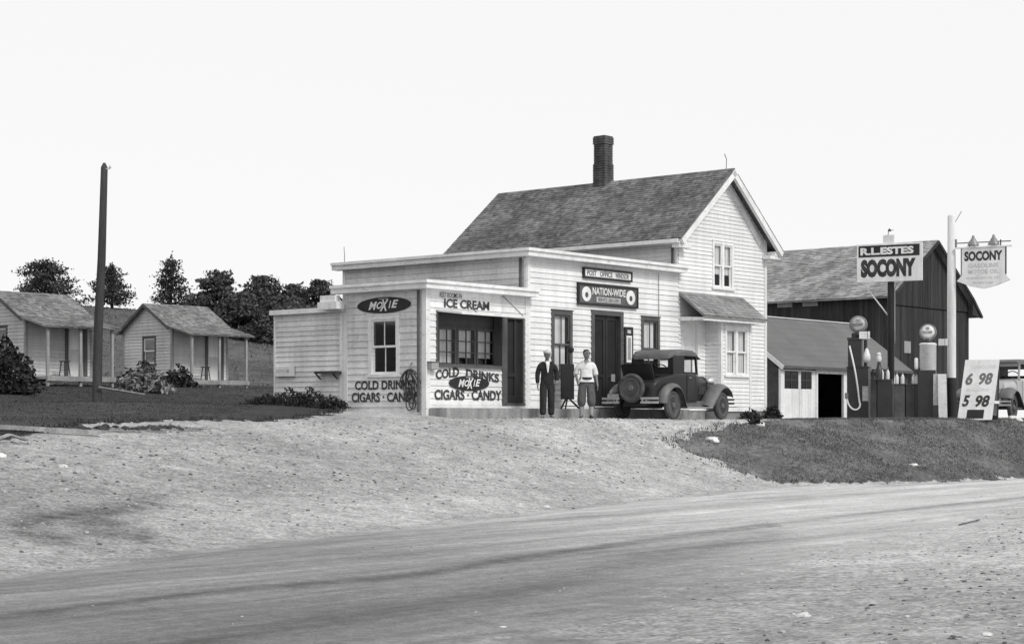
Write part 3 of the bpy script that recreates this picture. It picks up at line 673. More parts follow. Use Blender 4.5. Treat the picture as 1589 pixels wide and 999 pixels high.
# house entry, bay window and its roof
m = M()
for a, b, c, e in ((ED[0], ED[0] + .10, f0, ED[3]), (ED[1] - .10, ED[1], f0, ED[3]), (ED[0] + .10, ED[1] - .10, ED[3] - .12, ED[3])): m.box(a, b, -.04, .12, c, e)
ed = m.build('house_door', TRIM, st)
m = M(); a, b = ED[0] + .10, ED[1] - .10
m.box(a, b, .06, .1, f0, 1.0); m.box(a, a + .1, .06, .1, 1.0, 1.9); m.box(b - .1, b, .06, .1, 1.0, 1.9); m.box(a, b, .06, .1, 1.9, ED[3] - .12); m.build('door_leaf', TRIM, ed)
m = M(); m.quad((a + .1, .08, 1.0), (b - .1, .08, 1.0), (b - .1, .08, 1.9), (a + .1, .08, 1.9)); m.build('pane', GLASS, ed)
m = M(); m.box(a + .1, b - .1, .13, .135, 1.0, 1.9); m.build('door_curtain', BLIND, ed)
bx0, bx1, by = S.fac(1118, 500, -.52)[0], S.fac(1164, 500, -.52)[0], -.52
zaT = S.fac(1051, 453)[1]; zaB = S.fac(1085, 488, -.8)[1]; atop = zaB + .14
BW = (S.fac(1124, 560, by)[0], S.fac(1160, 560, by)[0], S.fac(1124, 583, by)[1], S.fac(1124, 506, by)[1])
m = M(); clap(m, front(by), bx0 + .07, bx1 - .07, .30, atop, .112, [BW]); clap(m, left(bx0), by + .04, -.02, .30, atop, .112); clap(m, right(bx1), by + .04, -.02, .30, atop, .112); m.build('bay_siding', WHITE, st)
m = M()
for x in (bx0 - .02, bx1 - .07): m.box(x, x + .09, by - .035, by - .001, .28, atop)
m.box(bx0 - .02, bx1 + .02, by - .03, by - .001, .16, .28); m.box(bx0 - .022, bx0 - .001, by, by + .08, .28, atop)
m.build('bay_trim', TRIM, st); m = M(); m.box(bx0, bx1, by + .02, -.03, -.4, .16); m.build('bay_foundation', STONE, st)
window(st, front(by), *BW, TRIM, TRIM, .085, 1, 1, curtain=((0, .55), (.5, .86), .0, 1), units=2, label='paired ground floor bay window with light curtains')
ax0, ax1 = tA + .02, S.fac(1151, 465)[0]
m = M(); shingles(m, (ax0, -.88, zaB), (ax1, -.88, zaB), (ax1, -.03, zaT), (ax0, -.03, zaT), 8, .16)
dz = -.07; m.add([(ax0, -.88, zaB), (ax1, -.88, zaB), (ax1, -.03, zaT), (ax0, -.03, zaT), (ax0, -.88, zaB + dz), (ax1, -.88, zaB + dz), (ax1, -.03, zaT + dz), (ax0, -.03, zaT + dz)], [(0, 1, 2, 3), (4, 5, 6, 7), (0, 1, 5, 4), (1, 2, 6, 5), (0, 3, 7, 4)])
ar = m.build('entry_roof', AWNSHING, st)
m = M(); m.box(ax0 + .02, ax1 - .02, -.84, -.80, zaB - .15, zaB - .06)
for x in (ax0 + .03, ax1 - .11): m.prism([(-.80, zaB - .14), (-.04, zaB - .14), (-.04, zaB - .02), (-.80, zaB - .062)], x, x + .08, lambda p, q, d: (d, p, q))
m.build('entry_roof_beam', TRIM, ar)
m = M(); m.box(ax0 + .12, ax1 - .12, -.79, -.03, zaB - .10, zaB - .08); m.build('entry_ceiling', WHITE_OLD, ar)
# downspouts
def spout(px_, zt, zb, wallx, yv, nm):
    m = M(); m.tube([(wallx, yv, zt), (wallx, yv, zb)], .035, 8); m.build(nm, DARKTRIM, st)
spout(0, zc - .22, zi + .02, -.08, .16, 'downspout'); spout(0, zi - .22, .1, tI - .085, .17, 'downspout'); spout(0, zl - .1, zc + .02, tA - .08, .14, 'downspout')
m = M(); m.tube([(5.72, -.035, zc - .25), (5.73, -.035, 2.0)], .010, 6); m.build('wire_conduit', GREYTRIM, st)
# step along the front
m = M(); m.box(tI + .05, 6.4, -.62, -.04, -.5, .205, None)
sp = m.build('concrete_step', CONC, st, bevel=.015)
# painted lettering on the boards
m = M(); tl = left(tI); fc = front()
def sL(px_, py_): return S.sid(px_, py_, tI)
def ltr(body, pl, pr, yt, yb, yt2=None, bold=.02, d=.03):      # on the left wall: pixel box of the words
    s0, z1 = sL(pl, yt); s0b, z0 = sL(pl, yb); s1, z1b = sL(pr, yt2 or yt)
    m = M(); text_into(m, body, tl, s0, s1, z0, z1, d, .032); m.build('painted_lettering', LETTER, st)
ltr('COLD DRINKS', 552, 641, 591, 605); ltr('CIGARS · CANDY', 547, 649, 609, 624)
def ltrF(body, pl, pr, yt, yb, bold=.02, rise=0):
    s0, z1 = S.fac(pl, yt); _, z0 = S.fac(pl, yb); s1 = S.fac(pr, yt)[0]
    m = M(); text_into(m, body, fc, s0, s1, z0, z1, .032, bold, rise=rise); m.build('painted_lettering', LETTER, st)
ltrF('COLD', 675, 711, 574, 589, .035, .09); ltrF('DRINKS', 722, 773, 572, 586, .035, -.10); ltrF('CIGARS · CANDY', 673, 777, 604, 620, .032); ltrF('ICE CREAM', 688, 758, 463, 477, .032); ltrF('REST ROOMS IN', 681, 715, 453, 461, .005)

# ------------------------------------------------------------------ signs fixed to the store (each a thing of its own)
def oval(name, label, tf, s0, s1, z0, z1, d, rev=False, words='MOXIE', box=None):
    ca, cz, ra, rz = (s0 + s1) / 2, (z0 + z1) / 2, (s1 - s0) / 2, (z1 - z0) / 2
    e = thing(name, label, 'sign', S.world(*tf(ca, z0, d)), rad(S.th))
    off = Vector(tf(ca, z0, d)); T = lambda s, z, dd: tuple(Vector(tf(s, z, dd)) - off)
    m = M(); n = 48; m.prism([(ca + ra * math.cos(2 * math.pi * k / n), cz + rz * math.sin(2 * math.pi * k / n)) for k in range(n)], d, d + .012, T)
    m.build('sign_plate', BLACK, e)
    m = M(); xs = 1 if s1 > s0 else -1
    for ch, p, q, lo, hi, bd in (('M', -.56, -.24, -.52, .50, .03), ('O', -.26, -.02, -.44, .44, .03), ('X', -.14, .20, -.74, .70, .03), ('I', .19, .29, -.42, .50, .03), ('E', .29, .56, -.40, .58, .03)):
        ml_ = M(); text_into(ml_, ch, T, ca + ra * p, ca + ra * q, cz + rz * lo, cz + rz * hi, d + .016 + (.002 if ch == 'X' else 0), bd, .35); ml_.build('sign_letter', SIGNWHITE, e)
    text_into(m, 'DRINK', T, ca - ra * .18, ca + ra * .18, cz + rz * .72, cz + rz * .86, d + .016, .0)
    m.build('sign_lettering', SIGNWHITE, e); return e
oval('oval_sign', 'black oval drink sign above the four pane side window', left(tI), sL(556, 475)[0], sL(639, 471)[0], sL(597, 486)[1], sL(597, 461)[1], .03)
oval('oval_sign', 'black oval drink sign on the panel below the serving window', front(), S.fac(695, 600)[0], S.fac(757, 600)[0], S.fac(725, 606)[1], S.fac(725, 583)[1], .034)
def board(name, label, x0, x1, z0, z1, frame=.05):
    e = thing(name, label, 'sign', S.world(x0, 0, z0), rad(S.th)); W, Hh = x1 - x0, z1 - z0
    m = M(); fd = .09
    for a, b, c, d_ in ((0, W, 0, frame), (0, W, Hh - frame, Hh), (0, frame, frame, Hh - frame), (W - frame, W, frame, Hh - frame)): m.box(a, b, -fd, -.02, c, d_)
    m.build('sign_frame', BLACK, e); return e, W, Hh
e, W, Hh = board('post_office_sign', 'long narrow white sign board reading post office in a black frame', S.fac(902.4, 420)[0], S.fac(977.6, 430)[0], S.fac(903, 431)[1], S.fac(902.4, 414.3)[1])
m = M(); m.box(.05, W - .05, -.07, -.025, .05, Hh - .05); m.build('sign_panel', SIGNWHITE, e)
m = M(); [(lambda q: (text_into(q, wd_, lambda s, z, d: (s, -d, z), .15 + (W - .3) * a, .15 + (W - .3) * b, Hh * .25, Hh * .75, .074, .02), q.build('sign_word', LETTER, e)))(M()) for wd_, a, b in (('POST', 0, .22), ('OFFICE', .30, .60), ('WINDSOR', .67, 1))]
e, W, Hh = board('grocery_sign', 'dark framed grocery sign with two white ovals above the shop door', S.fac(893.8, 455)[0], S.fac(986.8, 460)[0], S.fac(893.8, 472)[1], S.fac(893.8, 438)[1], .055)
m = M(); m.box(.055, W - .055, -.07, -.025, .055, Hh - .055); m.build('sign_panel', mat('sign_dark_field', .10, .5, .3, 3), e)
m = M(); T = lambda s, z, d: (s, -d, z)
for cx_ in (.36, W - .34):
    m.prism([(cx_ + .20 * math.cos(k * math.pi / 16), Hh * .5 + Hh * .34 * math.sin(k * math.pi / 16)) for k in range(32)], .071, .078, T)
each(m, 'sign_oval', SIGNWHITE, e)
m = M()
for cx_ in (.36, W - .34): m.prism([(cx_ + .07 * math.cos(k * math.pi / 8), Hh * .46 + .075 * math.sin(k * math.pi / 8)) for k in range(16)], .079, .082, T)
each(m, 'sign_oval_mark', DARKTRIM, e)
m = M(); text_into(m, 'NATION-WIDE', T, .62, W - .58, Hh * .50, Hh * .84, .075, .02); m.build('sign_lettering', SIGNWHITE, e)
m = M(); m.box(.80, W - .80, -.074, -.071, Hh * .17, Hh * .41); m.build('sign_band', SIGNGREY, e)
m = M(); text_into(m, 'SERVICE GROCERS', T, .86, W - .86, Hh * .21, Hh * .37, .078, .012); m.build('sign_small_lettering', LETTER, e)
x0, z1 = S.fac(967, 507); x1, z0 = S.fac(980, 566); z0 = S.fac(967, 566)[1]
e = thing('thermometer_sign', 'tall dark framed thermometer sign right of the shop door', 'sign', S.world(x0, 0, z0), rad(S.th)); W, Hh = x1 - x0, z1 - z0
m = M(); m.box(0, W, -.06, -.02, 0, Hh); m.build('sign_frame', BLACK, e)
m = M(); m.box(.07, W - .07, -.066, -.061, .07, Hh * .77); m.build('sign_border', SIGNWHITE, e); m = M(); m.box(.12, W - .12, -.071, -.067, .14, Hh * .72); m.build('sign_panel', GREYTRIM, e)
m = M(); m.box(W * .3, W * .7, -.066, -.061, Hh * .83, Hh * .92); m.build('sign_mark', SIGNGREY, e)

# coil of hose hung on the side wall
s_, z_ = sL(640, 573); e = thing('hose_coil', 'dark coil of hose and rope hung from a hook beside the painted words', 'hose', S.world(tI - .05, s_, z_ - 1.0), rad(S.th))
m = M()
def loop(cx_, cz, rx, rz, tilt=0, d=.05, r=.014, a0=0, a1=6.283):
    pts = []
    for k in range(33):
        a = a0 + (a1 - a0) * k / 32; x = rx * math.cos(a); y = rz * math.sin(a)
        pts.append((-d - .02 * math.sin(a * 2), -(cx_ + x * math.cos(tilt) - y * math.sin(tilt)), 1.0 + cz + x * math.sin(tilt) + y * math.cos(tilt)))
    m.tube(pts, r, 6)
k_ = 1.28
for a in ((.02, -.42, .13, .40, .15), (-.02, -.40, .10, .38, -.2), (.04, -.36, .16, .34, .35), (.0, -.74, .11, .24, .0), (.06, -.70, .10, .26, .25), (-.05, -.30, .20, .26, .1), (.10, -.55, .08, .3, .5)): loop(*a)
loop(.02, -.42, .36, .42, 0, .06, .014, .15, 3.0); loop(.0, -.5, .30, .5, .1, .04, .012, .4, 2.8)
m.build('hose_loops', mat('old_hose', .05, .7, .3), e); m = M(); m.tube([(.03, 0, 1.16), (-.03, 0, 1.1), (-.06, 0, .98), (-.10, 0, 1.0)], .012, 6); m.build('hook', DULL, e)
# small things on the shed wall
s0, z0 = sL(459, 584); s1, z1 = sL(431, 574)
e = thing('small_sign', 'small white signboard on the left end of the shed wall', 'sign', S.world(tI - .03, s0, z0), rad(S.th))
m = M(); m.box(-.10, 0, 0, s1 - s0, 0, .26); m.build('sign_plate', SIGNWHITE, e, bevel=.01); m = M(); text_into(m, 'REST ROOMS', lambda s, z, d: (-d, s, z), s1 - s0 - .1, .1, .09, .18, .103, .01); m.build('sign_lettering', FADED, e)
s0, z0 = sL(532, 579); s1, z1 = sL(498, 576)
e = thing('wall_shelf', 'narrow grey shelf board fixed to the shed wall', 'shelf', S.world(tI - .03, s0, z0), rad(S.th))
m = M(); m.box(-.22, 0, 0, s1 - s0, 0, .05); m.build('shelf_board', DARKWOOD, e, bevel=.006)
m = M(); m.bar((-.18, .15, 0), (-.01, .15, -.14), .03); m.bar((-.18, .75, 0), (-.01, .75, -.14), .03); m.build('bracket', DARKWOOD, e)
x0, z0 = S.fac(662, 573); e = thing('mail_box', 'small dark box on the counter corner post', 'box', S.world(tI + .0, -.04, z0), rad(S.th))
m = M(); m.box(0, .26, -.14, 0, 0, .17); b_ = m.build('box_body', GREYTRIM, e, bevel=.008); m = M(); m.box(-.01, .27, -.16, 0, .172, .19); m.build('box_lid', DULL, e)

# ------------------------------------------------------------------ cabins on the lawn
def cabin(px, D, thd, py_floor, label, gpx, fpx, eave_py, apex_py, fpx_r, win_px=None, door_px=None):
    c = Fr(px, D, thd); X, Y = c.X, c.D; gnd = gz(X, Y) - .02
    c.z = gnd; e = c.empty('cabin', label, 'cabin', 'cabins on the lawn')
    gw = c.sid(gpx, 500)[0]; ln = c.fac(fpx, 500)[0]; fl = c.fac(px, py_floor)[1]; ev = c.fac(px, eave_py)[1]
    ap = c.fac(fpx_r, apex_py, gw / 2)[1] - .03; pd = 1.25; T4 = (ap - ev) / (gw / 2)
    wz0, wz1 = fl + .62, fl + 1.72
    holes = [(gw * .32, gw * .32 + .86, wz0, wz1)]
    m = M(); sp = lambda z: (0, gw) if z <= ev else (max(0, (z - ev) / (ap - ev)) * gw / 2, gw - max(0, (z - ev) / (ap - ev)) * gw / 2)
    clap(m, left(0), .07, gw - .07, fl - .05, ev, .12, holes); clap(m, left(0), 0, gw, ev, ap - .05, .12, [], sp); m.build('gable_siding', CABIN, e)
    dr = (ln * .60, ln * .60 + .82, fl, fl + 1.88)
    m = M(); clap(m, front(0), .07, ln - .07, fl - .05, ev - .05, .12, [dr]); m.build('front_siding', CABIN, e)
    m = M(); m.box(0, ln, gw - .02, gw, fl - .1, ev); m.box(ln - .02, ln, 0, gw - .02, fl - .1, ev); m.prism([(0, ev), (gw, ev), (gw / 2, ap - .05)], ln - .02, ln, lambda p, q, d: (d, p, q)); m.box(.03, ln - .03, .03, gw - .03, fl - .08, fl - .05); m.build('rear_walls', CABIN, e)
    m = M(); m.box(-.03, .07, -.03, -.001, fl - .1, ev); m.box(-.032, -.001, 0, .07, fl - .1, ev); m.box(-.032, -.001, gw - .07, gw + .02, fl - .1, ev); m.box(ln - .07, ln + .02, -.03, -.001, fl - .1, ev); each(m, 'corner_board', GREYTRIM, e)
    w_ = window(e, left(0), holes[0][1], holes[0][0], holes[0][2], holes[0][3], DARKTRIM, TRIM, .07, 1, 1, glass=DARKGLASS) if False else window(e, left(0), *holes[0], DARKTRIM, TRIM, .07, 1, 1, glass=DARKGLASS, curtain=None)
    # door with a glazed upper half
    m = M(); a, b, z0, z1 = dr
    for q in ((a, a + .09, z0, z1), (b - .09, b, z0, z1), (a + .09, b - .09, z1 - .09, z1)): m.box(q[0] - (.04 if q[0] == a else 0), q[1] + (.04 if q[1] == b else 0), -.035, .1, q[2], q[3])
    d = m.build('door', DARKTRIM, e)
    m = M(); m.box(a + .09, b - .09, .03, .07, z0, z0 + .95); m.box(a + .09, a + .17, .03, .07, z0 + .95, z1 - .09); m.box(b - .17, b - .09, .03, .07, z0 + .95, z1 - .09); m.build('door_leaf', CABIN, d)
    m = M(); m.box(a + .17, b - .17, .05, .055, z0 + .95, z1 - .09); m.build('door_curtain', CURTAIN, d)
    # roof: two slopes, the front one swept out over the porch
    ovh = .22; t_ = T4; pz = c.fac(0, 0)[1] if False else ev - .28
    for side in (0, 1):
        m = M()
        if side == 0:
            A_, B_, C_, D_ = (-ovh, -.02, ev + .03), (ln + ovh, -.02, ev + .03), (ln + ovh, gw / 2, ap), (-ovh, gw / 2, ap)
            shingles(m, A_, B_, C_, D_, 15, .16, .02, .02)
            P2 = ((-ovh, -pd - .15, pz), (ln + ovh, -pd - .15, pz), (ln + ovh, .10, ev + .085), (-ovh, .10, ev + .085)); shingles(m, *P2, 10, .16, .02, .02)
            m.add([Vector(p) - Vector((0, 0, .05)) for p in P2], [(0, 1, 2, 3)]); m.add(list(P2), [(0, 1, 2, 3)])
            for q in ((0, 1), (1, 2), (3, 0)): i, j = q; m.quad(P2[i], P2[j], Vector(P2[j]) - Vector((0, 0, .05)), Vector(P2[i]) - Vector((0, 0, .05)))
        else:
            A_, B_, C_, D_ = (ln + ovh, gw + .2, ev - .2 * t_), (-ovh, gw + .2, ev - .2 * t_), (-ovh, gw / 2, ap), (ln + ovh, gw / 2, ap); shingles(m, A_, B_, C_, D_, 15, .16)
        k = Vector((0, 0, -.05)); m.add([A_, B_, C_, D_] + [Vector(p) + k for p in (A_, B_, C_, D_)], [(4, 5, 6, 7), (0, 1, 5, 4), (1, 2, 6, 5), (3, 0, 4, 7)])
        m.build('roof', CABSHING, e)
    m = M(); y0 = gw / 2
    m.bar((-ovh + .01, -.05, ev - .05), (-ovh + .01, y0, ap - .08), .03, .10, (0, -1, 1)); m.bar((-ovh + .01, gw + .2, ev - .2 * t_ - .06), (-ovh + .01, y0, ap - .08), .03, .10, (0, 1, 1))
    each(m, 'rake_board', DARKTRIM, e)
    # porch
    m = M(); m.box(-.05, ln + .05, -pd - .05, -.032, fl - .10, fl); m.box(-.05, ln + .05, -pd - .07, -pd - .052, fl - .16, fl + .003); m.build('porch_floor', WOOD, e)
    for x in (.03, ln * .5, ln - .03):
        xs_ = x; q = c.world(xs_, -pd + .05); gg = gz(q.x, q.y) - gnd - .1
        m = M(); m.box(x - .045, x + .045, -pd - .0, -pd + .09, min(gg, fl - .2), pz + .0); m.build('porch_post', GREYTRIM, e)
    m = M(); m.box(-.05, ln + .05, -pd - .02, -pd + .07, pz - .06, pz + .03); m.build('porch_beam', GREYTRIM, e)
    q = c.world(ln * .42, -.62); s = thing('stool', 'small wooden stool on the porch of the ' + ('left' if px < 100 else 'right') + ' cabin', 'stool', (q.x, q.y, gnd + fl), rad(thd) + .2, 'stools on the cabin porches')
    m = M(); m.lathe([(.001, .50), (.17, .50), (.18, .515), (.18, .535), (.001, .54)], n=16); m.build('seat', DARKWOOD, s)
    for k in range(4):
        a = k * math.pi / 2 + .78; m = M(); m.bar((.11 * math.cos(a), .11 * math.sin(a), .505), (.18 * math.cos(a), .18 * math.sin(a), 0), .028); m.build('leg', DARKWOOD, s)
    m = M(); [m.bar((.15 * math.cos(k * 1.5708 + .78), .15 * math.sin(k * 1.5708 + .78), .22), (.15 * math.cos((k + 1) * 1.5708 + .78), .15 * math.sin((k + 1) * 1.5708 + .78), .22), .018) for k in range(4)]; m.build('stretcher', DARKWOOD, s)
    return c, e
cabin(40, 59, 49, 584, 'nearer white cabin with shingled roof, cut off by the left picture edge', -45, 142, 494, 457, 116)
cabin(267, 68, 47, 590, 'farther white cabin with a dark framed gable window, behind the broad-leaved plant', 192, 353, 508, 475, 322)

# ------------------------------------------------------------------ garage shed and barn
G = Fr(1211, 68, 50, EZ - .0); g = G.empty('garage_shed', 'long low garage with white doors and one dark open bay beside the house', 'garage')
gr = G.fac(1410, 571)[0]; ge = G.fac(1217, 567, -.15)[1]; gs = G.sid(1325, 503, gr)[0]; gz_ = G.sid(1325, 503, gr)[1]; bay = G.fac(1268, 600)[0]; bay2 = G.fac(1308, 600)[0]
m = M(); shingles(m, (-.15, -.2, ge), (gr, -.2, ge), (gr, gs, gz_), (-.15, gs, gz_), 9, .9, .006, .004)
k = Vector((0, 0, -.09)); Q = [(-.15, -.2, ge), (gr, -.2, ge), (gr, gs, gz_), (-.15, gs, gz_)]; m.add(Q + [Vector(p) + k for p in Q], [(4, 5, 6, 7), (0, 1, 5, 4), (1, 2, 6, 5), (2, 3, 7, 6), (3, 0, 4, 7), (0, 1, 2, 3)])
R2 = [(-.15, gs, gz_), (gr, gs, gz_), (gr, 2 * gs, ge), (-.15, 2 * gs, ge)]; m.add(R2, [(0, 1, 2, 3)]); m.build('roof', FELT, g)
m = M(); m.box(-.14, gr, gs - .05, gs + .05, gz_ + .005, gz_ + .04); m.bar((-.16, -.22, ge - .09), (-.16, gs, gz_ - .09), .03, .16, (0, -1, 1)); m.build('roof_trim', TRIM, g); m = M(); m.box(-.15, gr, -.235, -.205, ge - .11, ge - .02); m.build('eave_board', DARKTRIM, g)
m = M(); m.box(-.02, 0, .05, 2 * gs, -.3, ge - .12); m.prism([(.05, ge - .12), (2 * gs, ge - .12), (gs, gz_ - .12)], -.02, 0, lambda p, q, d: (d, p, q)); m.box(0, gr - .1, 2 * gs - .05, 2 * gs, -.3, ge - .1); m.box(gr - .12, gr - .1, .05, 2 * gs - .05, -.3, ge - .1); m.prism([(.05, ge - .1), (2 * gs, ge - .1), (gs, gz_ - .12)], gr - .12, gr - .1, lambda p, q, d: (d, p, q)); m.build('walls', DARKWOOD, g)
m = M(); m.box(-.03, .2, -.03, .06, -.3, ge - .1); m.box(bay - .12, bay, -.04, .06, -.3, ge - .1); m.box(bay2, bay2 + .28, -.04, .06, -.3, ge - .1); m.box(bay, bay2, -.03, .03, ge - .25, ge - .1)
for i in range(1, 4): x = bay2 + (gr - bay2) * i / 4; m.box(x, x + .15, -.03, .06, -.3, ge - .1)
each(m, 'post', TRIM, g)
d0, d1 = .2, bay - .12; dw = (d1 - d0) / 2; wl = G.fac(1230, 603)[1]
for k in range(2):
    a, b = d0 + k * dw + .01, d0 + (k + 1) * dw - .01; m = M(); x = a
    while x < b - .02: m.box(x, min(x + .128, b), -.01 + random.uniform(0, .006), .03, -.25, wl); x += .134
    m.box(a, a + .07, -.012, .03, wl + .001, ge - .13); m.box(b - (.08 if k == 0 else .30), b, -.012, .03, wl + .001, ge - .13); m.box(a + .07, b - .08, -.0121, .03, ge - .19, ge - .13)
    d = m.build('door', TRIM, g)
    m = M(); wa, wb = a + .07, b - (.08 if k == 0 else .30)
    for i in range(1, 2): x = (wa + wb) / 2; m.box(x - .012, x + .012, -.008, .02, wl, ge - .21)
    m.box(wa, wb, -.008, .02, (wl + ge) / 2 - .1, (wl + ge) / 2 - .08); m.build('muntin', DARKTRIM, d); m = M(); m.quad((wa, .01, wl), (wb, .01, wl), (wb, .01, ge - .2), (wa, .01, ge - .2)); m.build('pane', DARKGLASS, d)
m = M(); x = bay2 + .3
while x < gr - .15: m.box(x, x + .17, -.005 + random.uniform(0, .01), .03, -.3, ge - .12); x += .176
m.build('closed_bays', DARKWOOD, g)
# small porch hood and gutter pipe on the far side of the house
m = M(); m.box(tB + .01, tB + .75, 1.2, 3.0, 2.62, 2.70); m.box(tB + .01, tB + .70, 1.25, 2.95, 2.52, 2.62); m.build('side_porch_hood', TRIM, st)
m = M(); m.box(tB + .5, tB + .62, 1.28, 1.38, -.1, 2.52); m.build('side_porch_post', TRIM, st)

Bn = Fr(1379, 88, 50, EZ - .1); b_ = Bn.empty('barn', 'large dark weathered barn with a shingled roof behind the fuel pumps', 'barn')
bw_ = Bn.fac(1503, 560)[0]; be = Bn.sid(1378, 459, -.4)[1]; bm_ = bw_ / 2 + .1; bp_ = Bn.fac(1448, 371, -.4)[1]; bl = 20.0
m = M(); x = 0
sl = (bp_ - be) / (bm_ + .45)
def boards(mb, tf, s0, s1, top, z0=-.6, wd=.24, brk=None):
    x = s0
    while x < s1 - .02:
        w_ = wd * random.uniform(.75, 1.25); b2 = min(x + w_, s1); d = random.uniform(0, .02)
        t0, t1 = top(x), top(b2 - .01); lo = z0
        zs = [lo, brk] if brk else [lo]
        mb.add([tf(x, lo, d), tf(b2 - .012, lo, d), tf(b2 - .012, t1, d), tf(x, t1, d), tf(x, lo, -.03), tf(b2 - .012, lo, -.03), tf(b2 - .012, t1, -.03), tf(x, t1, -.03)], [(0, 1, 2, 3), (0, 3, 7, 4), (1, 5, 6, 2)]); x = b2
gt = lambda s: min(be + sl * (s + .45), bp_ - sl * (s - bm_)) - .12 if s < bw_ else be
boards(m, front(0), 0, bw_, lambda s: min(Bn.fac(1440, 480)[1], gt(s))); m.build('gable_lower_boards', BARN, b_)
m = M(); boards(m, front(-.03), .1, bw_ - .1, lambda s: max(gt(s), Bn.fac(1440, 478)[1] + .01), Bn.fac(1440, 478)[1]); m.build('gable_upper_boards', BARN, b_)
m = M(); boards(m, left(0), .03, bl, lambda s: be + .2); m.build('side_boards', BARN, b_)
m = M(); m.box(.02, bw_, .03, bl, -.6, be - .0); m.prism([(.05, be - .0), (bw_ - .3, be - .0), (bm_, bp_ - .35)], .03, bl, lambda p, q, d: (p, d, q)); m.build('barn_core', DARK, b_)
for sx in (0, 1):
    m = M()
    if sx == 0: Q = [(-.45, bl, be), (-.45, -.4, be), (bm_, -.4, bp_), (bm_, bl, bp_)]
    else: Q = [(bw_ - .25, -.4, be + sl * .55), (bw_ - .25, bl, be + sl * .55), (bm_, bl, bp_), (bm_, -.4, bp_)]
    shingles(m, *Q, 30, .30, .03, .04)
    k = Vector((0, 0, -.10)); m.add(Q + [Vector(p) + k for p in Q], [(4, 5, 6, 7), (0, 1, 5, 4), (1, 2, 6, 5), (3, 0, 4, 7), (2, 3, 7, 6)])
    if sx:
        Q2 = [(bw_ + .75, -.4, be - .55), (bw_ + .75, bl, be - .55), (bw_ - .25, bl, be + sl * .55), (bw_ - .25, -.4, be + sl * .55)]; shingles(m, *Q2, 7, .3, .03, .04); m.add(Q2 + [Vector(p) + k for p in Q2], [(4, 5, 6, 7), (0, 1, 5, 4), (1, 2, 6, 5), (3, 0, 4, 7)])
    m.build('roof', BARNSHING, b_)
m = M(); m.bar((-.47, -.43, be - .12), (bm_, -.43, bp_ - .1), .05, .16, (-1, 0, 1)); m.bar((bm_, -.43, bp_ - .1), (bw_ - .25, -.43, be + sl * .55 - .1), .05, .16, (1, 0, 1)); m.bar((bw_ - .25, -.43, be + sl * .55 - .1), (bw_ + .77, -.43, be - .65), .05, .16, (1, 0, 1)); m.prism([(bw_ - .3, be - .55), (bw_ + .7, be - .68), (bw_ - .25, be + sl * .5 - .2)], -.38, -.34, lambda p, q, d: (p, d, q)); each(m, 'rake_board', BARN, b_)
m = M(); z0 = Bn.sid(1215, 477, 0)[1]
for k in range(7): m.box(-.03, .01, 4.0 + k * 1.5, 4.9 + k * 1.5, z0, z0 + .38)
each(m, 'side_pane', GREYTRIM, b_)
m = M(); a, z1 = Bn.fac(1402, 529); b2, z0 = Bn.fac(1412, 548); m.box(a, b2, -.05, -.02, z0, z1); m.build('small_shutter', GREYTRIM, b_)

# ------------------------------------------------------------------ poles and fuel signs
p = at(150, 46); zb = gz(p.x, p.y); e = thing('utility_pole', 'dark leaning wooden utility pole on the lawn in front of the cabins', 'pole', (p.x, p.y, zb))
tp = Vector((at(160.5, 46).x - p.x, .1, zpx(252, 46) - zb))
m = M(); m.tube([Vector((0, 0, -.3)), tp * .3 + Vector((-.02, 0, 0)), tp * .6 + Vector((.01, 0, 0)), tp - Vector((0, 0, .12)), tp], [.125, .118, .105, .088, .03], 12); m.build('pole_shaft', POLE, e, smooth=1)
m = M(); m.bar(tp + Vector((-.02, -.05, -.16)), tp + Vector((.16, -.05, -.16)), .03); m.lathe([(.012, 0), (.035, .01), (.03, .05), (.015, .08)], lambda q: tp + Vector((.16, -.05, -.15)) + q, 8); m.build('insulator', SIGNGREY, e)
q = thing('plank', 'long pale plank leaning from the utility pole into the broad-leaved plant', 'plank', (p.x + .1, p.y - .2, zpx(600, 45.8)), 0)
m = M(); m.bar((0, 0, 0), (at(213, 45.5).x - p.x - .1, .6, zpx(611, 46) - zpx(600, 45.8)), .05, .03); m.build('plank_board', WOOD, q)

RZ = rad(-28)
p = at(1476.5, 53); zb = gz(p.x, p.y); wp = thing('whitewashed_pole', 'tall whitewashed pole with a dark painted foot right of the fuel pumps', 'pole', (p.x, p.y, zb))
hp = zpx(334, 53) - zb; zd = zpx(586, 53) - zb
m = M(); m.tube([(0, 0, zd), (0, 0, hp * .6), (0, 0, hp - .05), (0, 0, hp)], [.135, .13, .115, .09], 14); m.build('pole_shaft', POLEWHITE, wp, smooth=1)
m = M(); m.tube([(0, 0, -.3), (0, 0, zd)], .139, 14); m.build('painted_foot', BLACK, wp, smooth=1)
m = M(); zz = zpx(378, 53) - zb; ux = Vector((math.cos(RZ), math.sin(RZ), 0))
m.tube([ux * .1 + Vector((0, 0, zz)), ux * 1.75 + Vector((0, 0, zz))], .018, 8); m.tube([ux * .12 + Vector((0, 0, zz - .12)), ux * .12 + Vector((0, 0, zz + .12))], .045, 8)
m.tube([ux * .06 + Vector((0, 0, zz + .55)), ux * .30 + Vector((0, 0, zz + .95))], .010, 6); m.build('bracket_arm', DULL, wp)
m = M()
for sx in (.62, 1.22): c0 = ux * sx + Vector((0, -.1, zz)); m.lathe([(.03, .20), (.05, .12), (.07, .10), (.17, -.08), (.175, -.10)], lambda q, c0=c0: c0 + q, 16)
each(m, 'lamp_shade', DULL, wp)
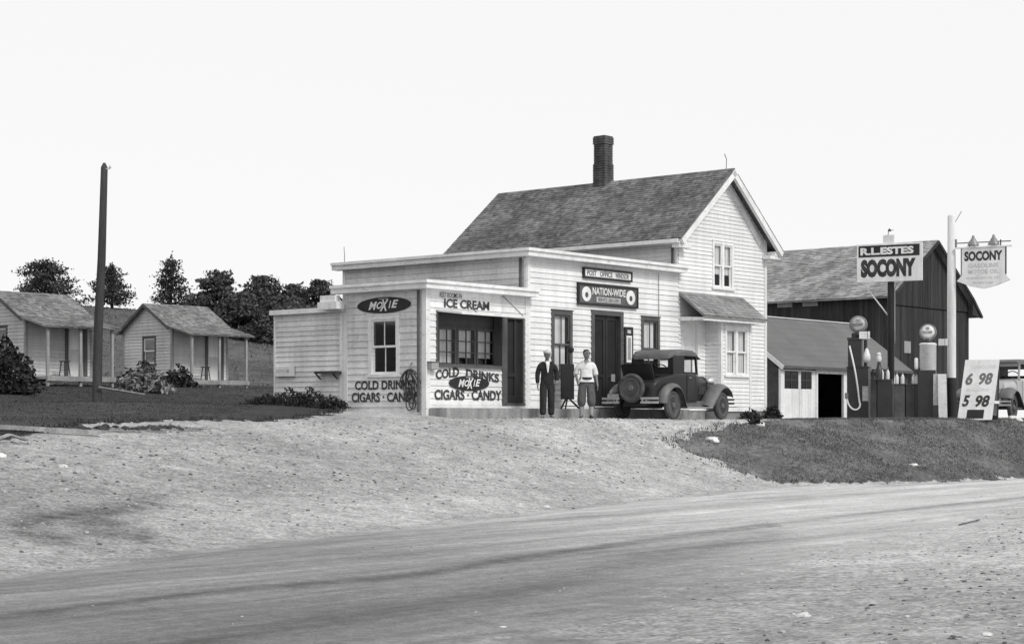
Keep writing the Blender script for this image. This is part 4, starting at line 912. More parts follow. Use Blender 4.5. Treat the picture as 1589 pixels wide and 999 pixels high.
e = thing('notice_board', 'small white notice nailed to the left side of the whitewashed pole', 'sign', (p.x - .13, p.y - .1, zpx(536, 53)), RZ); m = M(); m.box(-.28, 0, -.02, .0, 0, .2); m.build('sign_plate', SIGNWHITE, e); m = M(); m.box(-.10, -.085, -.024, -.021, 0, .2); m.build('dark_line', GREYTRIM, e)
# hanging shield
p2 = Vector((p.x, p.y, 0)) + ux * .92 + Vector((0, -.12, 0)); z0 = zpx(450, 53); z1 = zpx(387, 53)
e = thing('hanging_shield_sign', 'white shield shaped fuel sign hanging from the whitewashed pole', 'sign', (p2.x, p2.y, z0), RZ); hh = z1 - z0
HW = .66; out = [(-HW, hh), (HW, hh), (HW, hh * .32), (HW + .13, hh * .20), (HW * .6, hh * .07), (0, 0), (-HW * .6, hh * .07), (-HW - .13, hh * .20), (-HW, hh * .32)]
m = M(); m.prism(out, -.03, .03, lambda a, b, d: (a, d, b)); m.build('sign_plate', SIGNWHITE, e, bevel=.008)
m = M(); m.box(-HW - .17, HW + .17, -.05, .05, hh, hh + .04); m.build('top_rail', SIGNWHITE, e)
m = M(); m.box(-HW - .006, -HW + .02, -.036, .036, hh * .34, hh); m.box(HW - .02, HW + .006, -.036, .036, hh * .34, hh); m.tube([(-.42, 0, hh + .04), (-.42, 0, hh + .2)], .02, 6); m.tube([(.5, 0, hh + .04), (.5, 0, hh + .22)], .02, 6); m.build('dark_edges', BLACK, e)
T = lambda s, z, d: (s, -d, z)
m = M(); text_into(m, 'SOCONY', T, -.56, .56, hh * .68, hh * .92, .034, .05); m.build('sign_lettering', LETTER, e)
FS = mat('faded_sign_letters', .52, .6, .1); m = M(); text_into(m, 'GASOLINE', T, -.44, .44, hh * .52, hh * .62, .034, .015); m.build('faded_lettering', FS, e); m = M(); text_into(m, 'MOTOR OIL', T, -.44, .44, hh * .37, hh * .47, .034, .015); m.build('faded_lettering', FS, e); m = M(); text_into(m, 'STANDARD OIL CO.', T, -.5, .5, hh * .24, hh * .29, .034, .006); text_into(m, 'OF NEW YORK', T, -.3, .3, hh * .12, hh * .17, .034, .006); m.build('faded_lettering', FS, e)
# name board on the dark post
p = at(1382.5, 55); zb = gz(p.x, p.y); e = thing('station_sign', 'big two line station sign on a dark post above the oil dispensers', 'sign', (p.x, p.y, zb), RZ)
sb0, sb1 = zpx(437.5, 55) - zb, zpx(378.5, 55) - zb; W = 2.06; xa = -W * .50; xb = W * .50
m = M(); m.tube([(0, .0, -.3), (0, .0, sb1 - .1)], .105, 12); m.build('post', BLACK, e, smooth=1)
m = M(); m.box(xa, xb, -.19, -.12, sb0, sb1); m.build('sign_board', SIGNWHITE, e, bevel=.008)
zm = sb0 + (sb1 - sb0) * .66
m = M(); m.box(xa + .06, xb - .08, -.197, -.191, zm, sb1 - .05); m.build('dark_band', BLACK, e)
m = M(); text_into(m, 'R.L.ESTES', T, xa + .12, xb - .26, zm + .06, sb1 - .11, .203, .045); m.build('name_lettering', SIGNWHITE, e)
m = M(); text_into(m, 'SOCONY', T, xa + .13, xb - .2, sb0 + .14, zm - .07, .194, .075); m.build('brand_lettering', LETTER, e)
m = M(); m.tube([(xa + .15, .0, sb0 - .02), (-.10, 0, sb0 - 1.02)], .024, 6); m.build('brace', SIGNWHITE, e); m = M(); m.tube([(.13, -.03, sb0 - 1.9), (.13, -.03, sb0 - .2), (.22, -.03, sb0 - .04)], .018, 6); m.build('conduit', GREYTRIM, e)
m = M(); m.box(-.2, .15, -.16, -.11, sb1, sb1 + .26); m.tube([(-.05, -.13, sb1 + .26), (.02, -.3, sb1 + .42), (.2, -.4, sb1 + .38)], .02, 6); m.build('lamp_bracket', SIGNWHITE, e)
m = M(); m.lathe([(.02, 0), (.05, -.05), (.06, -.08)], lambda q: Vector((.05, -.32, sb1 + .44)) + q, 10); m.build('lamp', BLACK, e)
# price board
p = at(1521, 50.7); zb = gz(p.x, p.y) - .03; e = thing('price_board', 'white folding sidewalk price board with big numerals on the grass edge', 'price board', (p.x, p.y, zb), RZ)
W, Hh, sp = .97, zpx(558, 50.7) - zb, .50
tl_ = lambda s, z, d: (s + z * .075 - .06, -sp / 2 * 1.6 * (1 - z / Hh) - d, z)
m = M(); m.box(-W / 2, W / 2, 0, .03, 0, Hh, lambda x, y, z: tl_(x, z, y)); m.build('front_panel', SIGNWHITE, e)
m = M(); m.box(-W / 2, W / 2, 0, .03, 0, Hh - .02, lambda x, y, z: (x + z * .075 - .06, sp / 2 * 1.6 * (1 - z / Hh) - .031 + y * 1.0, z)); m.prism([(-sp * .76, .12), (sp * .76, .12), (.0, Hh - .08)], W / 2 - .05, W / 2 - .03, lambda a, b, d: (d + b * .075 - .06, a, b)); m.build('back_panel', DARKTRIM, e)
m = M(); m.box(W / 2 - .028, W / 2 - .005, -sp * .55, sp * .55, .46, .54); m.build('spreader', SIGNWHITE, e)
m = M(); text_into(m, '6', tl_, -.40, -.20, Hh * .58, Hh * .78, .035, .036, .15); text_into(m, '98', tl_, -.02, .36, Hh * .58, Hh * .78, .035, .036, .15); m.build('upper_price', mat('faded_price', .16, .6, .3, 6), e)
m = M(); text_into(m, '5', tl_, -.41, -.21, Hh * .22, Hh * .41, .035, .04, .15); text_into(m, '98', tl_, -.04, .36, Hh * .21, Hh * .41, .035, .04, .15); m.build('lower_price', LETTER, e)
m = M(); text_into(m, 'GASOLINE', tl_, -.28, .42, Hh * .85, Hh * .91, .034, .0); text_into(m, 'GALLONS', tl_, -.36, .30, Hh * .475, Hh * .525, .034, .0); m.build('small_print', mat('pale_print', .62, .6, .2), e)
m = M(); m.box(-.24, .24, .031, .034, .04, .29, lambda x, y, z: tl_(x, z, y)); m.build('lower_label', BLACK, e)

# ------------------------------------------------------------------ fuel pumps and oil dispensers
RP_ = rad(-20)
def globe(e, z, r, mt):
    m = M(); m.lathe([(.10, z - r - .10), (.13, z - r - .06), (.13, z - r + .02), (.1, z - r + .04)], n=20); m.build('globe_collar', PUMPPAINT, e, smooth=1)
    yf = lambda q: Vector((q.x, q.z, q.y + z))
    m = M(); m.lathe([(r * .86, -.105), (r * .97, -.10), (r, -.06), (r, .06), (r * .97, .10), (r * .86, .105)], yf, 32); m.build('globe_frame', DULL, e, smooth=.7)
    for sg in (-1, 1):
        m = M(); m.lathe([(.001, sg * .125), (r * .5, sg * .120), (r * .86, sg * .104)], yf, 32); m.build('globe_glass', mt, e, smooth=4)
    m = M(); text_into(m, 'SOCONY', T, -r * .60, r * .60, z - r * .18, z + r * .14, .130, .02); m.build('globe_lettering', LETTER, e)
    m = M(); m.prism([(-r * .2, z + r * .62), (r * .2, z + r * .62), (r * .2, z + r * .36), (0, z + r * .24), (-r * .2, z + r * .36)], .121, .126, T); m.build('globe_emblem', GREYTRIM, e)
p = at(1332, 54); zb = gz(p.x, p.y); e = thing('fuel_pump', 'tall dark fuel pump with a round glass globe and long pale hose', 'fuel pump', (p.x, p.y, zb), RP_)
zt = zpx(490, 54) - zb; zbase = zpx(571, 54) - zb; zn = zpx(522, 54) - zb
m = M(); m.box(-.31, .33, -.24, .24, -.1, zbase); m.box(-.33, .35, -.26, .26, zbase, zbase + .05); m.build('base_cabinet', PUMPPAINT, e, bevel=.015)
m = M(); m.box(-.29, .12, -.18, .18, zbase + .05, zn - .12); m.box(-.31, .14, -.2, .2, zn - .12, zn - .04); m.tube([(-.09, 0, zn - .04), (-.09, 0, zn + .1)], .12, 12); m.build('upper_body', PUMPPAINT, e, bevel=.01)
m = M(); m.tube([(.22, 0, zbase + .05), (.22, 0, zn - .1)], .05, 10); m.build('side_pipe', PUMPPAINT, e)
m = M(); m.lathe([(.02, .42), (.05, .38), (.11, .2), (.12, .1), (.08, 0), (.03, -.03)], lambda q: Vector((.27, -.12, zbase + .18)) + q, 14); m.build('glass_cylinder', GLOBE, e, smooth=1)
globe(e, zt - .27, .27, mat('dim_globe_glass', .42, .25, .25, 8))
m = M(); m.box(.06, .38, -.22, -.20, zn - .08, zn + .14); m.build('price_card', SIGNWHITE, e); m = M(); m.box(.30, .315, -.224, -.221, zn - .08, zn + .14); m.build('card_line', DARKTRIM, e)
m = M(); m.box(.16, .345, -.262, -.243, .55, 1.0); m.build('label_plate', SIGNGREY, e)
m = M(); pts = []
for k in range(41):
    f = k / 40
    if f < .55: q = f / .55; pts.append((-.22 + .30 * q + .04 * math.sin(q * 3), -.30, zn - .30 - (zn - .75) * q))
    else: q = (f - .55) / .45; a = q * math.pi; pts.append((.08 - .20 * (1 - math.cos(a)) + .02, -.30, .45 - .28 * math.sin(a) + q * .25))
m.tube(pts, .028, 8); m.build('hose', HOSE, e, smooth=1); m = M(); m.tube([(-.22, -.17, zn - .30), (-.22, -.30, zn - .30)], .03, 8); m.box(-.36, -.26, -.33, -.22, .62, .8); m.build('hose_fitting', DULL, e)
p = at(1440, 53); zb = gz(p.x, p.y); e = thing('fuel_pump', 'fuel pump with a chipped white cylinder body and white globe', 'fuel pump', (p.x, p.y, zb), RP_)
zt = zpx(502, 53) - zb; zc1 = zpx(532, 53) - zb; zc0 = zpx(575, 53) - zb
m = M(); m.box(-.27, .24, -.24, .24, -.1, zc0); m.build('base_cabinet', PUMPPAINT, e, bevel=.015)
m = M(); m.lathe([(.22, zc0 + .001), (.245, zc0 + .02), (.245, zc1 - .08), (.26, zc1 - .07), (.26, zc1 - .03), (.2, zc1)], n=28); m.build('white_cylinder', PUMPWHITE, e, smooth=1)
globe(e, zt - .26, .25, GLOBE)
m = M(); m.lathe([(.02, .34), (.06, .30), (.06, .05), (.05, 0)], lambda q: Vector((-.33, -.1, zc0 + .05)) + q, 12); m.build('glass_bottle', GLOBE, e, smooth=1); m = M(); m.box(-.40, -.24, -.16, -.02, zc0 - .05, zc0 + .05); m.build('bottle_bracket', PUMPPAINT, e)
# white leaning boards next to it
p = at(1463, 52.4); zb = gz(p.x, p.y); e = thing('leaning_board', 'chipped white board leaning beside the whitewashed pole', 'board', (p.x, p.y, zb), RP_); m = M(); m.box(-.12, .13, 0, .03, 0, zpx(580, 52.4) - zb, lambda x, y, z: (x - z * .03, y + z * .08, z)); m.build('board_face', PUMPWHITE, e, bevel=.006)
p = at(1453, 52.6); zb = gz(p.x, p.y); e = thing('leaning_board', 'grey patched board between the white pump and the leaning white board', 'board', (p.x, p.y, zb), RP_); m = M(); m.box(-.09, .09, 0, .03, .42, zpx(580, 52.6) - zb); m.build('board_face', SIGNGREY, e); m = M(); m.box(-.09, .09, 0, .03, 0, .418); m.build('dark_foot', DARKTRIM, e)
# oil dispensers: low dark tanks with hand pumps and bottle racks
TANKS = [PUMPPAINT, mat('worn_tank_paint', .06, .55, .3, 3, .15, 20), mat('faded_tank_paint', .10, .6, .3, 3, .15, 20)]
def dispenser(px, wpx, D, lab):
    p = at(px, D); zb = gz(p.x, p.y); e = thing('oil_dispenser', lab, 'oil dispenser', (p.x, p.y, zb), RP_, 'dark oil dispensers between the pumps')
    W = wpx / F * D / 2 * .92; hh = zpx(590 if px < 1390 else 597, D) - zb
    m = M(); m.box(-W, W, -.22, .22, -.05, hh); m.build('tank', TANKS[int(px) % 3], e, bevel=.012); m = M(); m.box(-W - .02, W + .02, -.24, .24, hh, hh + .03); m.build('tank_lid', DARKTRIM, e)
    m = M(); m.tube([(-.05, 0, hh + .03), (-.05, 0, hh + .34)], .03, 8); m.tube([(-.05, 0, hh + .30), (.08, -.1, hh + .33), (.08, -.12, hh + .22)], .018, 6); m.box(-.10, .0, -.05, .05, hh + .03, hh + .13); m.build('hand_pump', PUMPPAINT, e)
    return e, W, hh
dl = ['first oil dispenser, right beside the tall pump with the pale hose', 'oil dispenser in front of the station sign post, with a measuring can', 'oil dispenser just right of the station sign post', 'middle oil dispenser right of the sign post, with a white oil bottle', 'last oil dispenser, next to the white cylinder pump']
for i, (px_, wp_) in enumerate(((1357, 10), (1374, 24), (1397, 18), (1414, 15), (1428, 14))):
    e, W, hh = dispenser(px_, wp_, 53.6 - .1 * i, dl[i])
    for j, dx in enumerate((-.08, .09)):
        if i in (1, 2, 3, 4) and not (i == 3 and j == 0):
            b = thing('oil_bottle', '%s white oil bottle on top of the %s' % (('left', 'right')[j], ('', 'oil dispenser before the sign post', 'dispenser right of the sign post', 'middle dispenser', 'last dispenser by the white pump')[i]), 'bottle', tuple(e.matrix_basis @ Vector((dx, -.14, hh + .031))), 0, 'white oil bottles on the dispensers')
            m = M(); m.lathe([(.05, 0), (.055, .02), (.055, .20), (.02, .29)], n=10); m.build('bottle_glass', GLOBE, b, smooth=1); m = M(); m.lathe([(.021, .291), (.024, .30), (.024, .35), (.01, .36)], n=8); m.build('spout', DULL, b)
p = at(1364, 53.2); e = thing('measuring_can', 'spouted measuring can with a white top on the dispenser before the sign post', 'can', (p.x, p.y, zpx(590, 53.3) + .035)); m = M(); m.lathe([(.10, 0), (.10, .30), (.07, .34), (.05, .46), (.05, .52)], n=14); m.build('can_body', PUMPPAINT, e, smooth=1); m = M(); m.lathe([(.051, .521), (.07, .56), (.08, .64), (.05, .70), (.07, .76), (.03, .8)], n=14); m.build('can_top', GLOBE, e, smooth=1)

# ------------------------------------------------------------------ cars
def loft(mb, secs):
    n = len(secs[0]); vs = [p for s_ in secs for p in s_]; fs = []
    for i in range(len(secs) - 1):
        for k in range(n - 1): fs.append((i * n + k, i * n + k + 1, (i + 1) * n + k + 1, (i + 1) * n + k))
    fs += [tuple(range(n))[::-1], tuple((len(secs) - 1) * n + k for k in range(n))]
    mb.add(vs, fs)
def sec(x, zb, zt, hw, r=.10, n=6, lean=.0):
    pts = [(x, -hw + lean, zb)]
    for k in range(n + 1): a = math.pi - k * math.pi / 2 / n; pts.append((x, -hw + r + r * math.cos(a), zt - r + r * math.sin(a)))
    for k in range(n + 1): a = math.pi / 2 - k * math.pi / 2 / n; pts.append((x, hw - r + r * math.cos(a), zt - r + r * math.sin(a)))
    return pts + [(x, hw - lean, zb)]
def wheel(e, x, y, z, name='wheel', tilt=False, steer=0):
    c, s_ = math.cos(steer), math.sin(steer)
    ax = (lambda q: Vector((x + q.z, y + q.x, z + q.y))) if tilt else (lambda q: Vector((x + q.x * c - q.z * s_, y + q.z * c + q.x * s_, z + q.y)))
    m = M(); m.lathe([(.001, -.07), (.06, -.07), (.085, -.03), (.085, .03), (.06, .07), (.001, .07)], ax, 16); w_ = m.build(name, HUB, e, smooth=1)
    m = M(); n = 14; m.lathe([(.305 + .058 * math.cos(a), .062 * math.sin(a)) for a in [2 * math.pi * k / n + .01 for k in range(n + 1)]], ax, 36); m.build('tyre', TYRE, w_, smooth=4)
    m = M(); m.lathe([(.225, -.05), (.255, -.05), (.26, 0), (.255, .05), (.225, .05), (.222, 0), (.225, -.05)], ax, 32)
    for k in range(20):
        a = 2 * math.pi * k / 20; sg = .045 if k % 2 else -.045
        m.tube([ax(Vector((.07 * math.cos(a + .2), .07 * math.sin(a + .2), sg))), ax(Vector((.232 * math.cos(a), .232 * math.sin(a), 0)))], .006, 5)
    m.build('rim', HUB, w_); return w_
def fender(e, path, y0, y1, side, nm, mt):
    m = M(); secs = []
    for i, (x, z) in enumerate(path):
        a = path[max(i - 1, 0)]; b = path[min(i + 1, len(path) - 1)]; d = Vector((b[0] - a[0], 0, b[1] - a[1])).normalized(); nn = Vector((-d.z, 0, d.x))
        if nn.z < 0: nn = -nn
        if abs(nn.z) < .3 and nn.x * (1 if i > len(path) / 2 else -1) < 0 and False: nn = -nn
        row = []
        for k in range(8):
            f = k / 7; y = y0 + (y1 - y0) * f; cr = .045 * math.sin(math.pi * min(f * 1.1, 1)) - (.06 * max(0, f - .8) / .2)
            row.append(Vector((x, side * y, z)) + nn * cr)
        secs.append(row)
    n = 8
    vs = [p for r_ in secs for p in r_]; fs = [(i * n + k, i * n + k + 1, (i + 1) * n + k + 1, (i + 1) * n + k) for i in range(len(secs) - 1) for k in range(n - 1)]
    m.add(vs, fs); o = m.build(nm, mt, e, smooth=4)
    md = o.modifiers.new('thick', 'SOLIDIFY'); md.thickness = .012; return o
def smooth_path(p, n=4):
    out = []
    for i in range(len(p) - 1):
        p0, p1, p2, p3 = p[max(i - 1, 0)], p[i], p[i + 1], p[min(i + 2, len(p) - 1)]
        for k in range(n):
            t = k / n; out.append(tuple(.5 * (2 * p1[j] + (p2[j] - p0[j]) * t + (2 * p0[j] - 5 * p1[j] + 4 * p2[j] - p3[j]) * t * t + (3 * p1[j] - p0[j] - 3 * p2[j] + p3[j]) * t ** 3) for j in range(len(p1))))
    return out + [p[-1]]
def car(label, X, Y, rz, coupe=True, body=CARPAINT):
    z0 = gz(X, Y) + .0; e = thing('parked_car', label, 'car', (X, Y, z0), rz)
    R_ = .365; WB = 2.63
    rear = -.60 if coupe else -.45
    m = M()
    if coupe: st_ = [(-.64, .50, .74, .46), (-.60, .48, .88, .52), (-.48, .47, .98, .57), (-.2, .46, 1.06, .61), (.1, .46, 1.12, .63), (.4, .46, 1.17, .645), (.9, .46, 1.19, .66), (1.4, .46, 1.19, .645), (1.62, .46, 1.16, .56)]
    else: st_ = [(-.62, .50, 1.0, .58), (-.55, .48, 1.15, .62), (.0, .46, 1.2, .67), (.9, .46, 1.2, .67), (1.4, .46, 1.2, .65), (1.62, .46, 1.17, .56)]
    loft(m, [sec(x, a, b, h, .09) for x, a, b, h in st_]); bo = m.build('body', body, e, smooth=.7)
    m = M(); loft(m, [sec(1.621, .50, 1.15, .55, .2), sec(2.05, .50, 1.125, .46, .2), sec(2.50, .50, 1.10, .37, .18)]); ho = m.build('hood', body, e, smooth=.7)
    m = M()
    for sx in (-1, 1):
        for k in range(14): x = 1.75 + k * .045; hw = .55 - (x - 1.62) * .205 + .006; m.box(x, x + .012, sx * hw - .006, sx * hw + .006, .66, .86)
    m.build('louvers', DARKTRIM, ho)
    m = M(); loft(m, [sec(2.505, .46, 1.13, .385, .18), sec(2.60, .46, 1.12, .375, .18)]); m.lathe([(.05, 1.12), (.05, 1.15), (.02, 1.17)], lambda q: q + Vector((2.55, 0, 0)), 12); rd = m.build('radiator_shell', METAL, e, smooth=.7)
    m = M(); m.box(2.60, 2.606, -.30, .30, .52, 1.04); m.build('radiator_core', BLACK, rd)
    # roof and cabin
    xr = .26 if coupe else -.55
    m = M(); rs = [(xr - .05, 1.52, 1.60, .50), (xr, 1.56, 1.68, .56), (xr + .12, 1.60, 1.74, .60), (xr + .5, 1.61, 1.775, .615), (1.2, 1.61, 1.765, .61), (1.48, 1.61, 1.735, .595), (1.60, 1.61, 1.69, .57)]
    loft(m, [sec(x, a, b, h, min(.09, (b - a) * .9)) for x, a, b, h in rs]); m.build('roof', CARROOF, e, smooth=.8)
    m = M()
    qx = .84 if coupe else -.1
    for sx in (-1, 1):
        y0, y1 = (sx * .60, sx * .565)
        P2 = [(xr + .0, 1.10), (qx, 1.17), (qx, 1.63), (xr + .12, 1.63), (xr, 1.56)]
        m.prism(P2, min(y0, y1), max(y0, y1), lambda p, q, d: (p, d, q))
        if not coupe: m.box(.62, .72, min(y0, y1), max(y0, y1), 1.18, 1.62)
    wy = .44 if coupe else .34
    for a, b, c, d in ((-.565, -wy, 1.05, 1.62), (wy, .565, 1.05, 1.62), (-wy, wy, 1.05, 1.26), (-wy, wy, 1.565, 1.62)): m.box(xr + .01, xr + .05, a, b, c, d)
    m.build('cabin_panels', body, e)
    m = M()
    for sx in (-1, 1): m.bar((1.54, sx * .575, 1.15), (1.47, sx * .57, 1.64), .05, .05); m.bar((.82, sx * .60, 1.185), (1.52, sx * .60, 1.185), .03, .04)
    m.bar((1.47, -.56, 1.62), (1.47, .56, 1.62), .05, .05); m.build('windshield_frame', body, e)
    m = M(); m.quad((1.53, -.55, 1.17), (1.53, .55, 1.17), (1.47, .55, 1.62), (1.47, -.55, 1.62)); m.build('windshield', GLASS, e)
    m = M(); m.box(1.56, 1.74, -.58, .58, 1.61, 1.63, lambda x, y, z: (x, y, z - (x - 1.56) * .4)); m.build('sun_visor', CARROOF, e)
    m = M(); m.box(xr + .12, xr + .22, -.54, .54, .9, 1.32); m.box(xr + .2, 1.1, -.54, .54, .8, .98); m.build('seat', CARBLACK, e)
    m = M(); pts = [(1.18 + .05 * math.sin(a), .30 + .2 * math.cos(a), 1.24 + .18 * math.sin(a)) for a in [k * math.pi / 12 for k in range(25)]]; m.tube(pts, .014, 6); m.tube([(1.18, .3, 1.24), (1.5, .3, 1.0)], .016, 6); m.build('steering_wheel', BLACK, e)
    for sx in (-1, 1):
        m = M(); a, b = sx * .664, sx * .672; lo, hi = min(a, b), max(a, b); xd0, xd1 = (.86, 1.44)
        for q in ((xd0, xd0 + .012, .5, 1.16), (xd1 - .012, xd1, .5, 1.16), (xd0, xd1, .49, .502)): m.box(q[0], q[1], lo - (0 if sx > 0 else 0), hi, q[2], q[3])
        d = m.build('door_seam', BLACK, e); m = M(); m.tube([(.90, sx * .665, 1.06), (.90, sx * .71, 1.06), (1.0, sx * .71, 1.06)], .010, 6); m.build('door_handle', METAL, d)
        fender(e, smooth_path([(-.56, .40), (-.50, .62), (-.30, .80), (-.04, .87), (.22, .81), (.42, .62), (.52, .40), (.56, .32)]), .60, .87, sx, 'rear_fender', FENDER)
        fender(e, smooth_path([(3.06, .60), (2.99, .74), (2.80, .86), (2.58, .88), (2.36, .80), (2.14, .62), (1.94, .43), (1.80, .335)]), .44, .86, sx, 'front_fender', FENDER)
        m = M(); m.box(.50, 1.86, min(sx * .60, sx * .87), max(sx * .60, sx * .87), .295, .33); m.box(.5, 1.9, min(sx * .57, sx * .61), max(sx * .57, sx * .61), .33, .48); m.build('running_board', FENDER, e)
        m = M(); m.box(.50, 1.86, sx * .877 - .006, sx * .877 + .006, .30, .325); m.build('running_board_edge', METAL, e)
        m = M(); m.lathe([(.001, -.17), (.05, -.16), (.10, -.09), (.125, 0), (.13, .01), (.125, .025)], lambda q, sx=sx: Vector((2.66 + q.z, sx * .37 + q.x, 1.0 + q.y)), 20); h = m.build('headlight', METAL, e, smooth=1); m = M(); m.lathe([(.001, .03), (.118, .027)], lambda q, sx=sx: Vector((2.66 + q.z, sx * .37 + q.x, 1.0 + q.y)), 20); m.build('lens', GLOBE, h)
        m = M(); a, b = sorted((sx * .30, sx * .80))
        for zz in (.40, .50): m.box(-.86, -.84, a, b, zz, zz + .055)
        m.bar((-.85, sx * .45, .47), (-.5, sx * .42, .47), .03); m.box(-.87, -.83, sx * .36 - .02, sx * .36 + .02, .40, .555); m.build('rear_bumper', METAL, e)
        wheel(e, 0, sx * .71, R_); wheel(e, WB, sx * .71, R_)
    m = M()
    for zz in (.40, .50): m.box(3.16, 3.18, -.82, .82, zz, zz + .055)
    m.bar((3.16, .35, .47), (2.6, .33, .47), .03); m.bar((3.16, -.35, .47), (2.6, -.33, .47), .03); m.build('front_bumper', METAL, e)
    m = M(); m.tube([(2.66, -.75, .86), (2.66, -.36, .88), (2.66, 0, .84), (2.66, .36, .88), (2.66, .75, .86)], .016, 8); m.build('lamp_bar', METAL, e)
    m = M(); m.box(-.6, 2.9, -.32, .32, .33, .46); m.tube([(0, -.68, R_), (0, .68, R_)], .05, 8); m.tube([(WB, -.68, R_ - .03), (WB, .68, R_ - .03)], .035, 8); m.build('chassis', BLACK, e)
    if coupe:
        m = M(); m.box(-.05, .07, -.43, .43, 0, .44, lambda x, y, z: (-.36 + x - z * .45, y, .94 + z)); m.box(-.30, .12, -.42, .42, 1.06, 1.12); m.build('open_rumble_lid', CARBLACK, e, bevel=.03)
        wheel(e, -.80, -.02, .78, 'spare_wheel', True)
        m = M(); m.tube([(-.6, .58, .66), (-.68, .60, .68)], .02, 6); m.lathe([(.03, 0), (.045, .03), (.045, .06)], lambda q: Vector((-.68 - q.z, .60 + q.x, .70 + q.y)), 10); t = m.build('tail_lamp', METAL, e); m = M(); m.box(-.72, -.71, .40, .72, .53, .64); m.build('licence_plate', SIGNGREY, t)
    return e
th_c = rad(56); cp = at(1043, 45.6); fwd = Vector((math.cos(th_c), math.sin(th_c), 0)); lft = Vector((-math.sin(th_c), math.cos(th_c), 0))
o_ = cp + lft * .74
cp_ = car('dusty dark coupe with spare wheel and open rumble seat parked before the store', o_.x, o_.y, th_c); cp_.scale = (1.04, 1.04, 1.04)
# the sedan heading towards the viewer behind the price board: near front wheel at pixel 1578
th2 = rad(50 + 180 + 8); cp = at(1571, 53.6); fwd = Vector((math.cos(th2), math.sin(th2), 0)); lft = Vector((-math.sin(th2), math.cos(th2), 0))
o_ = cp - fwd * 2.76 - lft * .745
sd_ = car('pale sedan seen from the front behind the price board at the right picture edge', o_.x, o_.y, th2, False, CANVAS); sd_.scale = (1.07, 1.07, 1.07)

# ------------------------------------------------------------------ people
def skin(name, V, E, mt, parent, sub=1, extra=None):
    """V: name -> (x, y, z, r or (rx, ry)); grown with the Skin modifier into one continuous mesh"""
    ks = list(V); me = bpy.data.meshes.new(name); me.from_pydata([V[k][:3] for k in ks], [(ks.index(a), ks.index(b)) for a, b in E], [])
    o = bpy.data.objects.new(name, me); COL.objects.link(o)
    md = o.modifiers.new('s', 'SKIN'); md.use_smooth_shade = True; o.modifiers.new('d', 'SUBSURF').levels = sub; o.modifiers['d'].render_levels = sub
    sv = me.skin_vertices[0].data
    for i, k in enumerate(ks):
        q = V[k][3]; sv[i].radius = q if isinstance(q, tuple) else (q, q); sv[i].use_root = (i == 0)
    bpy.context.view_layer.update()
    nm = bpy.data.meshes.new_from_object(o.evaluated_get(bpy.context.evaluated_depsgraph_get())); bpy.data.objects.remove(o)
    if extra:
        bm = bmesh.new(); bm.from_mesh(nm); extra(bm); bm.to_mesh(nm); bm.free()
    nm.materials.clear(); nm.materials.append(mt); nm.polygons.foreach_set('use_smooth', [True] * len(nm.polygons))
    o = bpy.data.objects.new(name, nm); COL.objects.link(o); o.parent = parent; return o
def head_mesh(bm, c, yaw):
    """head with brow, nose, chin and ears, joined into the body mesh"""
    R = Matrix.Rotation(yaw, 3, 'Z'); g = bmesh.ops.create_uvsphere(bm, u_segments=24, v_segments=18, radius=1)
    for v in g['verts']:
        x, y, z = v.co; k = 1 - .22 * max(0, -z) ** 1.5
        p = Vector((x * .082 * k, y * .102 * (1 - .10 * max(0, -z)), z * .124))
        if y < -.5:
            f = (-y - .5) / .5
            if abs(x) < .22 and -.35 < z < .15: p.y -= .024 * f * (1 - abs(x) / .22) * (.5 + (.15 - z))
            if .10 < abs(x) < .55 and .05 < z < .30: p.y += .012 * f
            if abs(z + .5) < .1 and abs(x) < .35: p.y -= .006
            if z < -.7: p.y -= .012
        v.co = R @ p + Vector(c)
    for sx in (-1, 1):
        g = bmesh.ops.create_icosphere(bm, subdivisions=2, radius=1)
        for v in g['verts']: v.co = R @ Vector((sx * .078 + v.co.x * .012, .008 + v.co.y * .022, -.005 + v.co.z * .034)) + Vector(c)
